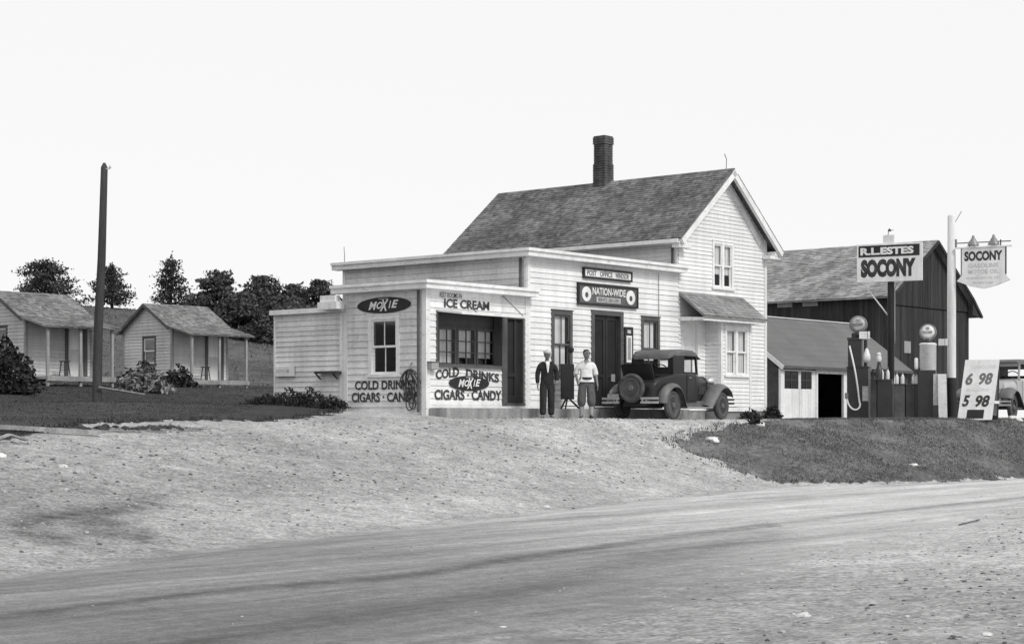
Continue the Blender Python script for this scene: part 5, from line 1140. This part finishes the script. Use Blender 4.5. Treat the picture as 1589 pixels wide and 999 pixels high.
def person(label, px, D, rz, hgt, arms, yaw, kind):
    p = at(px, D); zb = gz(p.x, p.y); e = thing('person', label, 'person', (p.x, p.y, zb + .0), rz, None); k = hgt / 1.74
    e.scale = (k, k, k)
    V = {'pel': (0, 0, .93, (.13, .10)), 'abd': (0, -.005, 1.10, (.125, .09)), 'che': (0, .0, 1.28, (.15, .10)), 'nk0': (0, .01, 1.42, (.075, .07)), 'nk': (0, -.005, 1.50, .052), 'hd': (0, -.02, 1.57, .055)}
    fwd_ = .05 if kind == 'suit' else -.045     # one foot a little ahead
    E_ = [('pel', 'abd'), ('abd', 'che'), ('che', 'nk0'), ('nk0', 'nk'), ('nk', 'hd')]
    hands = {}
    for sx, nm in ((-1, 'r'), (1, 'l')):
        el, wr = arms[nm]
        V[nm + 'sh'] = (sx * .175, .01, 1.385, .062); V[nm + 'el'] = (*el, .045); V[nm + 'wr'] = (*wr, .028)
        d = (Vector(wr) - Vector(el)).normalized(); pal = Vector(wr) + d * .05; V[nm + 'pa'] = (*pal, (.024, .032))
        E_ += [('che', nm + 'sh'), (nm + 'sh', nm + 'el'), (nm + 'el', nm + 'wr'), (nm + 'wr', nm + 'pa')]
        sd = Vector((0, 1, 0)) - d * d.y; sd.normalize(); inn = Vector((-sx, 0, 0)) - d * d.dot(Vector((-sx, 0, 0))); inn.normalize()
        for i, (off, ln) in enumerate(((-.030, .070), (-.010, .080), (.010, .075), (.030, .058))):
            b = pal + d * .035 + sd * off; c1 = b + d * ln * .55 + inn * .006; c2 = b + d * ln + inn * .024
            V[f'{nm}f{i}a'] = (*b, .0105); V[f'{nm}f{i}b'] = (*c1, .0095); V[f'{nm}f{i}c'] = (*c2, .008)
            E_ += [(nm + 'pa', f'{nm}f{i}a'), (f'{nm}f{i}a', f'{nm}f{i}b'), (f'{nm}f{i}b', f'{nm}f{i}c')]
        b = pal - sd * .036; c1 = b + d * .03 - sd * .022; V[nm + 't0'] = (*b, .012); V[nm + 't1'] = (*c1, .010); V[nm + 't2'] = (*(c1 + d * .028 + inn * .01), .009)
        E_ += [(nm + 'pa', nm + 't0'), (nm + 't0', nm + 't1'), (nm + 't1', nm + 't2')]
        o_ = sx * fwd_; V[nm + 'hp'] = (sx * .095, 0, .90, .088); V[nm + 'kn'] = (sx * .115, -.02 + o_ * .6, .50, .058); V[nm + 'cf'] = (sx * .118, .015 + o_ * .8, .34, .055); V[nm + 'an'] = (sx * .12, .02 + o_, .09, .038); V[nm + 'to'] = (sx * .15, -.13 + o_, .035, .032)
        E_ += [('pel', nm + 'hp'), (nm + 'hp', nm + 'kn'), (nm + 'kn', nm + 'cf'), (nm + 'cf', nm + 'an'), (nm + 'an', nm + 'to')]
    skin('body', V, E_, SKIN, e, 1, lambda bm: head_mesh(bm, (0, -.035, 1.622), yaw))
    def grow(keys, edges, f, over={}): return {q: over.get(q, (*V[q][:3], tuple(np.array(V[q][3]) * f) if isinstance(V[q][3], tuple) else V[q][3] * f)) for q in keys}, edges
    # trousers or knickerbockers
    W = {'pel': (0, 0, .95, (.150, .118))}; EE = []
    for sx, nm in ((-1, 'r'), (1, 'l')):
        hx = sx; o_ = sx * fwd_
        W[nm + 'hp'] = (hx * .095, 0, .86, .115)
        if kind == 'suit': W[nm + 'kn'] = (hx * .105, -.015, .50, .100); W[nm + 'cf'] = (hx * .11, .01, .28, .092); W[nm + 'hm'] = (hx * .115, .01, .085, .088)
        else: W[nm + 'kn'] = (hx * .12, -.015, .56, .120); W[nm + 'cf'] = (hx * .122, -.0, .375, .124); W[nm + 'hm'] = (hx * .118, .012, .285, .080)
        EE += [('pel', nm + 'hp'), (nm + 'hp', nm + 'kn'), (nm + 'kn', nm + 'cf'), (nm + 'cf', nm + 'hm')]
    for nm, sx in (('r', -1), ('l', 1)):
        for kk, ff in (('kn', .6), ('cf', .8), ('hm', 1)): q = W[nm + kk]; W[nm + kk] = (q[0], q[1] + sx * fwd_ * ff, *q[2:])
    W['ws'] = (0, 0, 1.05, (.145, .112)); EE.append(('pel', 'ws'))
    skin('trousers' if kind == 'suit' else 'knickerbockers', W, EE, TROUSER if kind == 'suit' else KNICKER, e)
    # jacket or shirt
    J = {'abd': (0, -.0, 1.08, (.185, .135)), 'che': (0, .0, 1.28, (.178, .125)), 'top': (0, .01, 1.40, (.10, .085))}; EE = [('abd', 'che'), ('che', 'top')]
    if kind == 'suit': J['hem'] = (0, 0, .79, (.208, .165)); EE.append(('hem', 'abd'))
    else: J['hem'] = (0, 0, 1.035, (.132, .098)); EE.append(('hem', 'abd'))
    for nm, sx in (('r', -1), ('l', 1)):
        el, wr = map(Vector, arms[nm]); sl = .93 if kind == 'suit' else .18
        J[nm + 'sh'] = (sx * .178, .01, 1.375, .088); J[nm + 'el'] = (*el, .068); J[nm + 'cu'] = (*(el.lerp(wr, sl)), .055 if kind == 'suit' else .072)
        EE += [('che', nm + 'sh'), (nm + 'sh', nm + 'el'), (nm + 'el', nm + 'cu')]
    skin('jacket' if kind == 'suit' else 'shirt', J, EE, JACKET if kind == 'suit' else SHIRT, e)
    if kind == 'suit':
        m = M(); m.add([(-.055, -.118, 1.455), (.055, -.118, 1.455), (.012, -.168, 1.17), (-.012, -.168, 1.17), (0, -.160, 1.33)], [(0, 4, 3), (0, 1, 4), (1, 2, 4), (4, 2, 3)]); m.build('shirt_front', SHIRT, e)
        m = M(); Rm = Matrix.Rotation(yaw, 3, 'Z')
        m.lathe([(.001, .118), (.06, .112), (.105, .085), (.118, .055), (.098, .035), (.085, .03)], lambda q: Rm @ Vector((q.x * .92, q.y * 1.08 - .005, q.z)) + Vector((0, -.035, 1.627)), 22)
        n = 12; m.add([Rm @ Vector((.085 * math.cos(a), -.075 - .085 * math.sin(a) * f, .045 - .03 * f * math.sin(a))) + Vector((0, -.035, 1.627)) for f in (0, 1) for a in [math.pi * k / n for k in range(n + 1)]], [(k, k + 1, n + 2 + k, n + 1 + k) for k in range(n)])
        m.build('flat_cap', CAP, e, smooth=1)
    else:
        m = M(); m.lathe([(.160, .985), (.170, .985), (.170, 1.04), (.160, 1.04)], lambda q: Vector((q.x * 1.06, q.y * .93, q.z)), 28); m.build('belt', BLACK, e, smooth=.6)
        m = M(); m.add([(-.045, -.105, 1.465), (.045, -.105, 1.465), (0, -.142, 1.385)], [(0, 1, 2)]); m.build('open_collar', SKIN, e)
        for sx in (-1, 1): m = M(); o_ = sx * fwd_; m.tube([(sx * .118, .015 + o_ * .8, .40), (sx * .118, .017 + o_ * .85, .30), (sx * .12, .02 + o_, .16), (sx * .12, .02 + o_, .08)], [.060, .066, .050, .046], 12); m.build('sock', SOCK, e, smooth=1)
    m = M(); Rm = Matrix.Rotation(yaw, 3, 'Z')
    m.lathe([(.001, .128), (.05, .122), (.082, .088), (.090, .045), (.086, .01), (.082, -.03)], lambda q: Rm @ Vector((q.x * .94, q.y * 1.12 + .014 + (.03 if q.y < 0 and q.z < .06 else 0), q.z)) + Vector((0, -.035, 1.622)), 22); m.build('hair', HAIR, e, smooth=1)
    m = M()
    for sx in (-1, 1):
        m = M(); c0 = Vector((sx * .033, -.096, .022)); m.lathe([(.001, -.012), (.015, -.006), (.019, 0), (.015, .006), (.001, .012)], lambda q: Rm @ (c0 + Vector((q.x * 1.1, q.z * .6, q.y * .55))) + Vector((0, -.035, 1.622)), 10); m.build('eye', HAIR, e, smooth=1)
        m = M(); m.bar(Rm @ Vector((sx * .014, -.106, .044)) + Vector((0, -.035, 1.622)), Rm @ Vector((sx * .055, -.094, .046)) + Vector((0, -.035, 1.622)), .012, .008); m.build('eyebrow', HAIR, e)
    for sx in (-1, 1):
        q = Vector((sx * .12, .02 + sx * fwd_, 0)); t = Vector((sx * .155, -.17 + sx * fwd_, 0)); m = M(); d = (t - q).normalized(); n_ = Vector((-d.y, d.x, 0))
        S_ = [(-.075, .030, .075), (-.04, .042, .10), (.03, .045, .095), (.10, .050, .06), (.16, .045, .045), (.195, .022, .03)]
        loft(m, [[q + d * a + n_ * (-b), q + d * a + n_ * (-b * .9) + Vector((0, 0, h * .6)), q + d * a + Vector((0, 0, h)), q + d * a + n_ * b * .9 + Vector((0, 0, h * .6)), q + d * a + n_ * b] for a, b, h in S_]); m.build('shoe', SHOE, e, smooth=1.2)
    return e
person('man in dark jacket, open white collar and light cap, standing before the store window', 849, 43.9, rad(6), 1.70,
       {'r': ((-.245, .03, 1.13), (-.245, -.02, .87)), 'l': ((.26, .05, 1.14), (.235, -.06, .93))}, rad(14), 'suit')
person('bareheaded man in white shirt, belt and knickerbockers standing left of the shop door', 910, 44.6, rad(4), 1.72,
       {'r': ((-.27, .06, 1.15), (-.22, .02, .90)), 'l': ((.245, .03, 1.13), (.275, -.03, .86))}, rad(22), 'knick')

# dark folding display stand behind the man in the jacket
p = S.world(.95, -.42, 0); e = thing('display_stand', 'dark folding stand with a board, behind the man in the jacket', 'stand', (p.x, p.y, S.z + .205), rad(S.th))
m = M(); m.box(-.12, .42, -.03, .0, .24, 1.15); m.build('stand_board', BLACK, e, bevel=.006)
for x0, x1, y1 in ((.12, -.22, -.1), (.15, .55, -.1), (.15, .18, -.4), (.15, .40, .25)):
    m = M(); m.bar((x0, -.02, .30), (x1, y1, 0), .035); m.build('leg', BLACK, e)
m = M(); m.bar((-.10, -.06, .07), (.50, -.06, .07), .02); m.build('crossbar', BLACK, e)
m = M(); m.tube([(.18, -.02, 1.15), (.16, -.02, 1.62)], .014, 6); m.lathe([(.001, -.10), (.08, -.04), (.085, .03), (.001, .09)], lambda q: q + Vector((.27, -.03, 1.52)), 14); m.lathe([(.001, -.06), (.055, 0), (.001, .06)], lambda q: q + Vector((.16, -.03, 1.72)), 12); m.build('stand_top_fittings', BLACK, e)

# ------------------------------------------------------------------ trees, shrubs, grass, stones
def leaves(name, pos, size, mt, parent=None, aspect=.6, up=0.0, jitter=.5):
    pos = np.asarray(pos, float); n = len(pos)
    a = rng.normal(size=(n, 3)); a[:, 2] += up; a /= np.linalg.norm(a, axis=1)[:, None]
    b = rng.normal(size=(n, 3)); b -= a * (a * b).sum(1)[:, None]; b /= np.linalg.norm(b, axis=1)[:, None]
    sz = (size * (1 + jitter * rng.uniform(-1, 1, n)))[:, None]
    A = pos - a * sz * .5; Bp = pos + b * sz * aspect * .5; Cp = pos + a * sz * .5; Dp = pos - b * sz * aspect * .5
    V = np.stack([A, Bp, Cp, Dp], 1).reshape(-1, 3); Fa = np.arange(4 * n, dtype=np.int32)
    me = bpy.data.meshes.new(name); me.vertices.add(4 * n); me.vertices.foreach_set('co', V.reshape(-1)); me.loops.add(4 * n); me.loops.foreach_set('vertex_index', Fa)
    me.polygons.add(n); me.polygons.foreach_set('loop_start', np.arange(0, 4 * n, 4, dtype=np.int32)); me.update(calc_edges=True)
    me.materials.append(mt); o = bpy.data.objects.new(name, me); COL.objects.link(o)
    if parent: o.parent = parent
    return o
def tree(px, topy, wpx, D, kind, label, nleaf=4200, low=.15, shape=.7):
    p = at(px, D); zb = gz(p.x, p.y) - .2; h = zpx(topy, D) - zb; W = wpx / F * D; e = thing('pine_tree' if kind == 'pine' else 'leafy_tree', label, 'tree', (p.x, p.y, zb), 0, 'trees on the hill behind the cabins')
    r0 = h * .022 + .05; m = M(); lean = random.uniform(-.03, .03) * h
    tr = [Vector((lean * f * f, 0, h * f * .93)) for f in (0, .25, .5, .75, 1)]
    m.tube(tr, [r0, r0 * .8, r0 * .55, r0 * .3, r0 * .08], 8); trunk = m.build('trunk', BARK, e)
    m = M(); pos = []
    if kind == 'pine':                           # whorls of upswept branches, some missing
        ncl = 54
        for i in range(ncl):
            g_ = (i + .5) / ncl; f = low + (1 - low) * g_; a = i * 2.399 + random.uniform(-.5, .5)
            if random.random() < .12 and g_ < .9: continue
            rr = W / 2 * (1 - g_) ** shape * random.uniform(.5, 1.15) + .04 * W; up = random.uniform(.05, .35) * rr
            b0 = Vector((lean * f * f, 0, h * f * .92 - up * .3)); tip = Vector((lean * f * f + rr * math.cos(a), rr * math.sin(a), h * f * .95 + up))
            m.tube([b0, b0.lerp(tip, .5) - Vector((0, 0, up * .15)), tip], [r0 * .25 * (1 - f * .6), r0 * .14, .012], 5)
            for s_, wt in ((.3, 2), (.55, 3), (.78, 4), (1.0, 4)):
                q = rng.normal(size=(max(6, int(nleaf / ncl * wt / 12 * (.5 + rr / (W / 2)))), 3)); sp = .035 * W + .07
                pos.append(q * (sp * 1.4, sp * 1.4, sp * .55) + np.array(b0.lerp(tip, s_)))
        pos.append(rng.normal(size=(60, 3)) * (.08, .08, h * .06) + np.array((lean, 0, h * .95)))
    else:                                        # lumpy crown: a dozen sub-crowns on their own limbs
        nsub = 15
        for i in range(nsub):
            g_ = (i + .5) / nsub; a = i * 2.399 + random.uniform(-.4, .4)
            rr = W * (.34 * math.sin(math.pi * min(1, .25 + .75 * g_)) ** .7 + .02) * random.uniform(.75, 1.15); R_ = W * random.uniform(.13, .21); zc_ = h * (.14 + .80 * g_) - R_ * .65
            c = Vector((lean + rr * math.cos(a), rr * math.sin(a), max(zc_, R_ * .6))); b0 = Vector((lean * g_, 0, h * (.05 + .6 * g_)))
            m.tube([b0, b0.lerp(c, .55) + Vector((0, 0, .05 * h)), c], [r0 * .4 * (1 - g_ * .5), r0 * .22, .02], 5)
            n = int(nleaf / nsub); q = rng.normal(size=(n, 3)); q /= np.linalg.norm(q, axis=1)[:, None]
            rad_ = rng.uniform(.2, 1.0, n) ** .45 * (1 + .28 * np.sin(q[:, 0] * 4 + i) * np.cos(q[:, 1] * 5 + 2 * i) + .2 * np.sin(q[:, 2] * 7 + i * 3)); q = q * rad_[:, None] * R_ * (1.15, 1.15, .85)
            pos.append(q + np.array(c))
    m.build('branches', BARK, e)
    pos = np.concatenate(pos)
    leaves('crown', pos, .20 if kind == 'pine' else .24, PINE if kind == 'pine' else LEAF, e, .5)
tree(70, 405, 104, 128, 'pine', 'spreading dark evergreen above the roof of the left cabin', 6400, low=.02, shape=.55)
tree(174, 412, 70, 130, 'pine', 'ragged evergreen directly behind the utility pole', 3600, .14, .8)
tree(265, 400, 74, 120, 'pine', 'tall narrow ragged evergreen above the gable of the right cabin', 4200, .03, .85)
tree(341, 411, 84, 108, 'leaf', 'round crowned tree just right of the narrow evergreen', 6400, .04)
tree(404, 419, 92, 110, 'leaf', 'broad dark tree in the middle of the hill clump', 7000, .03)
tree(455, 433, 76, 112, 'leaf', 'lower tree in the clump left of the store roof', 5000, .03)
tree(494, 425, 80, 108, 'leaf', 'dark tree against the left corner of the store roof', 6200, .03)
tree(308, 450, 66, 114, 'leaf', 'small bushy tree low between the narrow evergreen and the round tree', 3000, .02)
tree(436, 452, 100, 104, 'leaf', 'low bushy tree in front of the hill clump', 5600, .02)
tree(370, 446, 90, 105, 'leaf', 'low bushy tree in front of the round crowned tree', 5000, .02)

def shrub(name, label, px, D, wpx, hpx, mt, n, size, aspect=.6, up=.2, dome=True, depth=.8, cat='shrub', grp=None):
    p = at(px, D); zb = gz(p.x, p.y); W = wpx / F * D; h = hpx / F * D; e = thing(name, label, cat, (p.x, p.y, zb), 0, grp)
    m = M(); tips = []
    for k in range(9):
        a = k * 2.4; rr = W * .38 * math.sqrt((k + .5) / 9); t = Vector((rr * math.cos(a), rr * math.sin(a) * depth, h * (.5 + .45 * random.random()) * (1 - .35 * (rr / (W * .5)) ** 2))); tips.append(t); m.tube([(0, 0, -.05), t * .5 + Vector((0, 0, h * .1)), t], [.03, .02, .008], 5)
    m.build('stems', BARK, e)
    q = rng.normal(size=(n * 3, 3)); q /= np.linalg.norm(q, axis=1)[:, None]; q *= (rng.uniform(.25, 1, n * 3) ** .5)[:, None]; q = q[q[:, 2] > -.15][:n]
    lump = 1 + .22 * np.sin(q[:, 0] * 5 + 1) * np.cos(q[:, 1] * 4) + .12 * np.sin(q[:, 0] * 11 + q[:, 2] * 9)
    pos = np.stack([q[:, 0] * W / 2 * lump, q[:, 1] * W / 2 * depth * lump, np.abs(q[:, 2]) * h * lump * .95 + .03], -1)
    leaves('foliage', pos, size, mt, e, aspect, up); return e
shrub('shrub', 'big dark shrub at the left picture edge before the nearer cabin', 4, 50, 120, 78, SHRUB, 3600, .14)
shrub('broad_leaved_plant', 'low clump of broad pale leaves in front of the farther cabin', 226, 58, 86, 36, HOSTA, 1000, .19, .6, .5, depth=.9, cat='plant')
shrub('shrub', 'low bushes against the front corner of the farther cabin', 277, 64, 60, 32, SHRUB, 1100, .13)
shrub('shrub', 'dark bush behind the clump of broad pale leaves', 222, 63, 84, 36, SHRUB, 1200, .13)
shrub('shrub', 'small scraggly bush at the right corner of the house front', 1165, 51.4, 36, 15, SHRUB, 420, .08)
shrub('shrub', 'low weedy bush between the house and the garage shed', 1200, 53.5, 30, 20, SHRUB, 420, .09)
shrub('shrub', 'little dark weed tuft on the bank above the pale rock', 1172, 45.8, 26, 12, SHRUB, 260, .07)
for i, (px_, wd, h_, lb) in enumerate(((414, 60, 14, 'low weedy shrub at the left end of the shed wall'), (448, 66, 24, 'weedy shrub under the small white sign'), (480, 60, 26, 'weedy shrub below the grey shelf board'), (514, 50, 18, 'weedy shrub where the shed meets the counter wall'))):
    q = S.world(tI - .55, S.sid(px_, 600, tI)[0]); X_ = q.x; D_ = q.y
    shrub('shrub', lb, px_, D_ - .3, wd * 1.15, h_, SHRUB, 1500, .085, .3, .9, depth=.5, grp='weeds along the shed wall')

def blades(name, tv, hgt, wid, mt, label, kindcat='grass'):
    """upright tapering blades at store-frame points"""
    t, v = tv[:, 0], tv[:, 1]; n = len(t); X = S.X + S.c * t - S.s * v; Y = S.D + S.s * t + S.c * v; Z = H(t, v) - .01
    a = rng.uniform(0, 6.283, n); hh = hgt * rng.uniform(.45, 1.35, n); lx, ly = rng.normal(0, .45, n) * hh, rng.normal(0, .45, n) * hh; w_ = wid * rng.uniform(.6, 1.4, n)
    A = np.stack([X - np.cos(a) * w_, Y - np.sin(a) * w_, Z], -1); Bq = np.stack([X + np.cos(a) * w_, Y + np.sin(a) * w_, Z], -1); Cq = np.stack([X + lx, Y + ly, Z + hh], -1)
    V = np.stack([A, Bq, Cq], 1).reshape(-1, 3); me = bpy.data.meshes.new(name); me.vertices.add(3 * n); me.vertices.foreach_set('co', V.reshape(-1)); me.loops.add(3 * n); me.loops.foreach_set('vertex_index', np.arange(3 * n, dtype=np.int32))
    me.polygons.add(n); me.polygons.foreach_set('loop_start', np.arange(0, 3 * n, 3, dtype=np.int32)); me.update(calc_edges=True); me.materials.append(mt)
    o = bpy.data.objects.new(name, me); COL.objects.link(o); tag(o, label, kindcat, None, 'stuff')
def sample(n, t0, t1, v0, v1, f):
    t = rng.uniform(t0, t1, n); v = rng.uniform(v0, v1, n); k = f(t, v); return np.stack([t[k], v[k]], -1)
blades('bank_grass', sample(170000, -4, 24, -10, -1.5, lambda t, v: grass_mask(t, v) & (pnoise(t, v, 2.2, 9) + .8 * pnoise(t, v, .8, 3) + rng.normal(0, .4, len(t)) > -.35)), (.052), .013, GRASSBLADE, 'rough grass covering the road bank')
blades('lawn_grass', sample(220000, -22, 30, -6, 30, lambda t, v: grass_mask(t, v) & (S.X + S.c * t - S.s * v < -6)), (.035), .012, DARKBLADE, 'mown dark grass of the lawn around the cabins')
blades('hill_grass', sample(30000, 0, 90, 26, 92, lambda t, v: (S.X + S.c * t - S.s * v < -8)), (.13), .04, GRASSBLADE, 'long grass on the hill behind the cabins')
blades('edge_weeds', sample(60000, -24, 4, -8, 2, lambda t, v: grass_mask(t, v) != grass_mask(t + .25, v - .25)), .085, .012, DARKBLADE, 'straggling weeds along the gravel edge')

def rock_verts(r, sq=.6, n=2):
    bm = bmesh.new(); bmesh.ops.create_icosphere(bm, subdivisions=n, radius=1); o = Vector((random.uniform(0, 50), random.uniform(0, 50), 0)); sx, sy = random.uniform(.8, 1.3), random.uniform(.7, 1.1)
    vs = [Vector((v.co.x * sx, v.co.y * sy, v.co.z * sq)) * r * (1 + .45 * mnoise.noise(v.co * 1.3 + o) + .18 * mnoise.noise(v.co * 3.1 + o)) for v in bm.verts]; fs = [tuple(v.index for v in f.verts) for f in bm.faces]; bm.free(); return vs, fs
def ground_hit(px, py):
    D = 8.0
    while D < 70:
        x = (px - CX) / F * D
        if gz(x, D) >= zpx(py, D): break
        D += .05
    return D
def pebbles(name, pts, rmin, rmax, mt, label):
    m = M(); protos = [rock_verts(1, .55, 1) for _ in range(8)]
    for t, v in pts:
        w_ = S.world(t, v); z = float(H(t, v)); r_ = rmin + (rmax - rmin) * random.random() ** 3.0; vs, fs = random.choice(protos); a = random.uniform(0, 6.28); c, s_ = math.cos(a) * r_, math.sin(a) * r_
        m.add([(w_.x + p.x * c - p.y * s_, w_.y + p.x * s_ + p.y * c, z + p.z * r_ + r_ * .15) for p in vs], fs)
    tag(m.build(name, mt), label, 'gravel', None, 'stuff')
PEB = mat('gravel_stones', .26, .9, .2, 3, .2, 30, .3, 40, .75)
ok = lambda t, v: (rng.uniform(0, 1, len(t)) < np.clip((np.interp(t, ET, EW) + v) / 3.0, .12, 1)) & (~grass_mask(t, v)) & (-v > 1.0) & (-v < np.interp(t, ET, EW) + .3) & ((t < 3.5) | (-v < 3)) & (pnoise(t, v, .8, 8) + rng.normal(0, .7, len(t)) > -.2)
pebbles('apron_gravel', sample(24000, -29, 6, -15, -.9, ok), .008, .040, PEB, 'loose gravel and small stones on the apron before the store')
pebbles('shoulder_gravel', sample(14000, -29, -6, -24, -16, lambda t, v: (-v > np.interp(t, ET, EW) + RW - 1.2) & (pnoise(t, v, .9, 4) + rng.normal(0, .6, len(t)) > 0)), .004, .026, PEB, 'loose gravel on the near road shoulder')
pebbles('road_gravel', sample(2200, -29, 12, -22, -7, lambda t, v: (-v > np.interp(t, ET, EW)) & (-v < np.interp(t, ET, EW) + RW)), .005, .022, PEB, 'scattered small stones on the dirt road')
def rock(px, py, rpx, mt, label, nm='rock', D=None, sq=.55):
    if D is None:                                # walk along the line of sight to the ground
        D = 8.0
        while D < 60:
            x = (px - CX) / F * D
            if gz(x, D) >= zpx(py, D): break
            D += .05
    p = at(px, D); z = gz(p.x, p.y); vs, fs = rock_verts(rpx / F * D, sq, 3); o = M().add(vs, fs).build(nm, mt, None, smooth=.5); o.location = (p.x, p.y, z - rpx / F * D * .02); tag(o, label, 'rock')
for a in ((1106, 684, 12, LIMEROCK, 'rounded pale rock at the left tip of the grass bank'), (1178, 660, 11, LIMEROCK, 'white rock on top of the bank below the house corner'), (1345, 647, 12, LIMEROCK, 'flat white rock at the foot of the tall dark pump'),
          (1434, 646, 12, LIMEROCK, 'white rock at the foot of the white cylinder pump'), (1575, 650, 10, LIMEROCK, 'white rock beside the sedan wheel at the right edge'), (1418, 722, 6, LIMEROCK, 'small white stone lying alone on the bank slope'),
          (1515, 650, 10, LIMEROCK, 'low white rock in front of the price board'), (1, 708, 9, LIMEROCK, 'white stone cut off by the left picture edge'), (1247, 956, 10, ROCK, 'pale flat stone on the near shoulder, right of centre'), (1232, 953, 4, ROCK, 'tiny pale stone left of the flat shoulder stone'),
          (781, 974, 5, LIMEROCK, 'bright white stone on the near road, bottom centre'), (738, 951, 3, LIMEROCK, 'small white pebble on the road above the bright stone'), (1483, 992, 9, PEB, 'dark stone at the bottom edge near the right corner'), (1530, 985, 8, ROCK, 'greyish stone right of the dark bottom stone'),
          (848, 787, 6, ROCK, 'pale stone at the far road edge below the two men'), (98, 725, 8, ROCK, 'pale stone on the gravel below the planks'), (948, 742, 5, PEB, 'dark stone on the apron below the coupe')): rock(*a)
cl = []
for k in range(90):
    px_ = random.uniform(120, 290); py_ = 666 - (px_ - 110) * .012 + random.gauss(0, 1.2)
    D_ = ground_hit(px_, py_); cl.append(S.loc((px_ - CX) / F * D_, D_))
pebbles('earth_clods', cl, .02, .10, mat('dark_earth', .05, .95, .3, 4, .2, 20, .4, 20), 'dark clods of earth and rubbish along the lawn edge')
# planks and scrap lying by the lawn edge
def lying(label, px0, py0, px1, py1, D0, D1, w_, h_, nm='plank', mt=WOOD, zoff=.06, bend=0):
    D0, D1 = ground_hit(px0, py0), ground_hit(px1, py1); a, b = at(px0, D0), at(px1, D1); a.z = gz(a.x, a.y) + zoff; b.z = gz(b.x, b.y) + zoff; e = a.copy(); mid = (a + b) / 2 + Vector((0, 0, bend)); m = M()
    if bend: m.bar(a - e, mid - e, w_, h_); m.bar(mid - e, b - e, w_, h_)
    else: m.bar(a - e, b - e, w_, h_)
    o = m.build(nm, mt); o.location = e; tag(o, label, nm if nm != 'bent_strip' else 'scrap')
lying('long pale pole lying along the lawn edge at the left', -20, 668, 156, 678, 37, 36.5, .09, .08, zoff=.07)
lying('second grey plank lying behind the long pale pole', -30, 664, 60, 669, 39, 38, .14, .05, mt=DARKWOOD, zoff=.05)
lying('bent pale strip of scrap lying by the left picture edge', -14, 690, 42, 688, 33, 33, .10, .03, 'bent_strip', WOOD, .05, .10)
lying('small loose stick on the dirt road near the right edge', 1488, 816, 1520, 808, 25.5, 26.5, .016, .012, 'stick', DARKWOOD, .02)
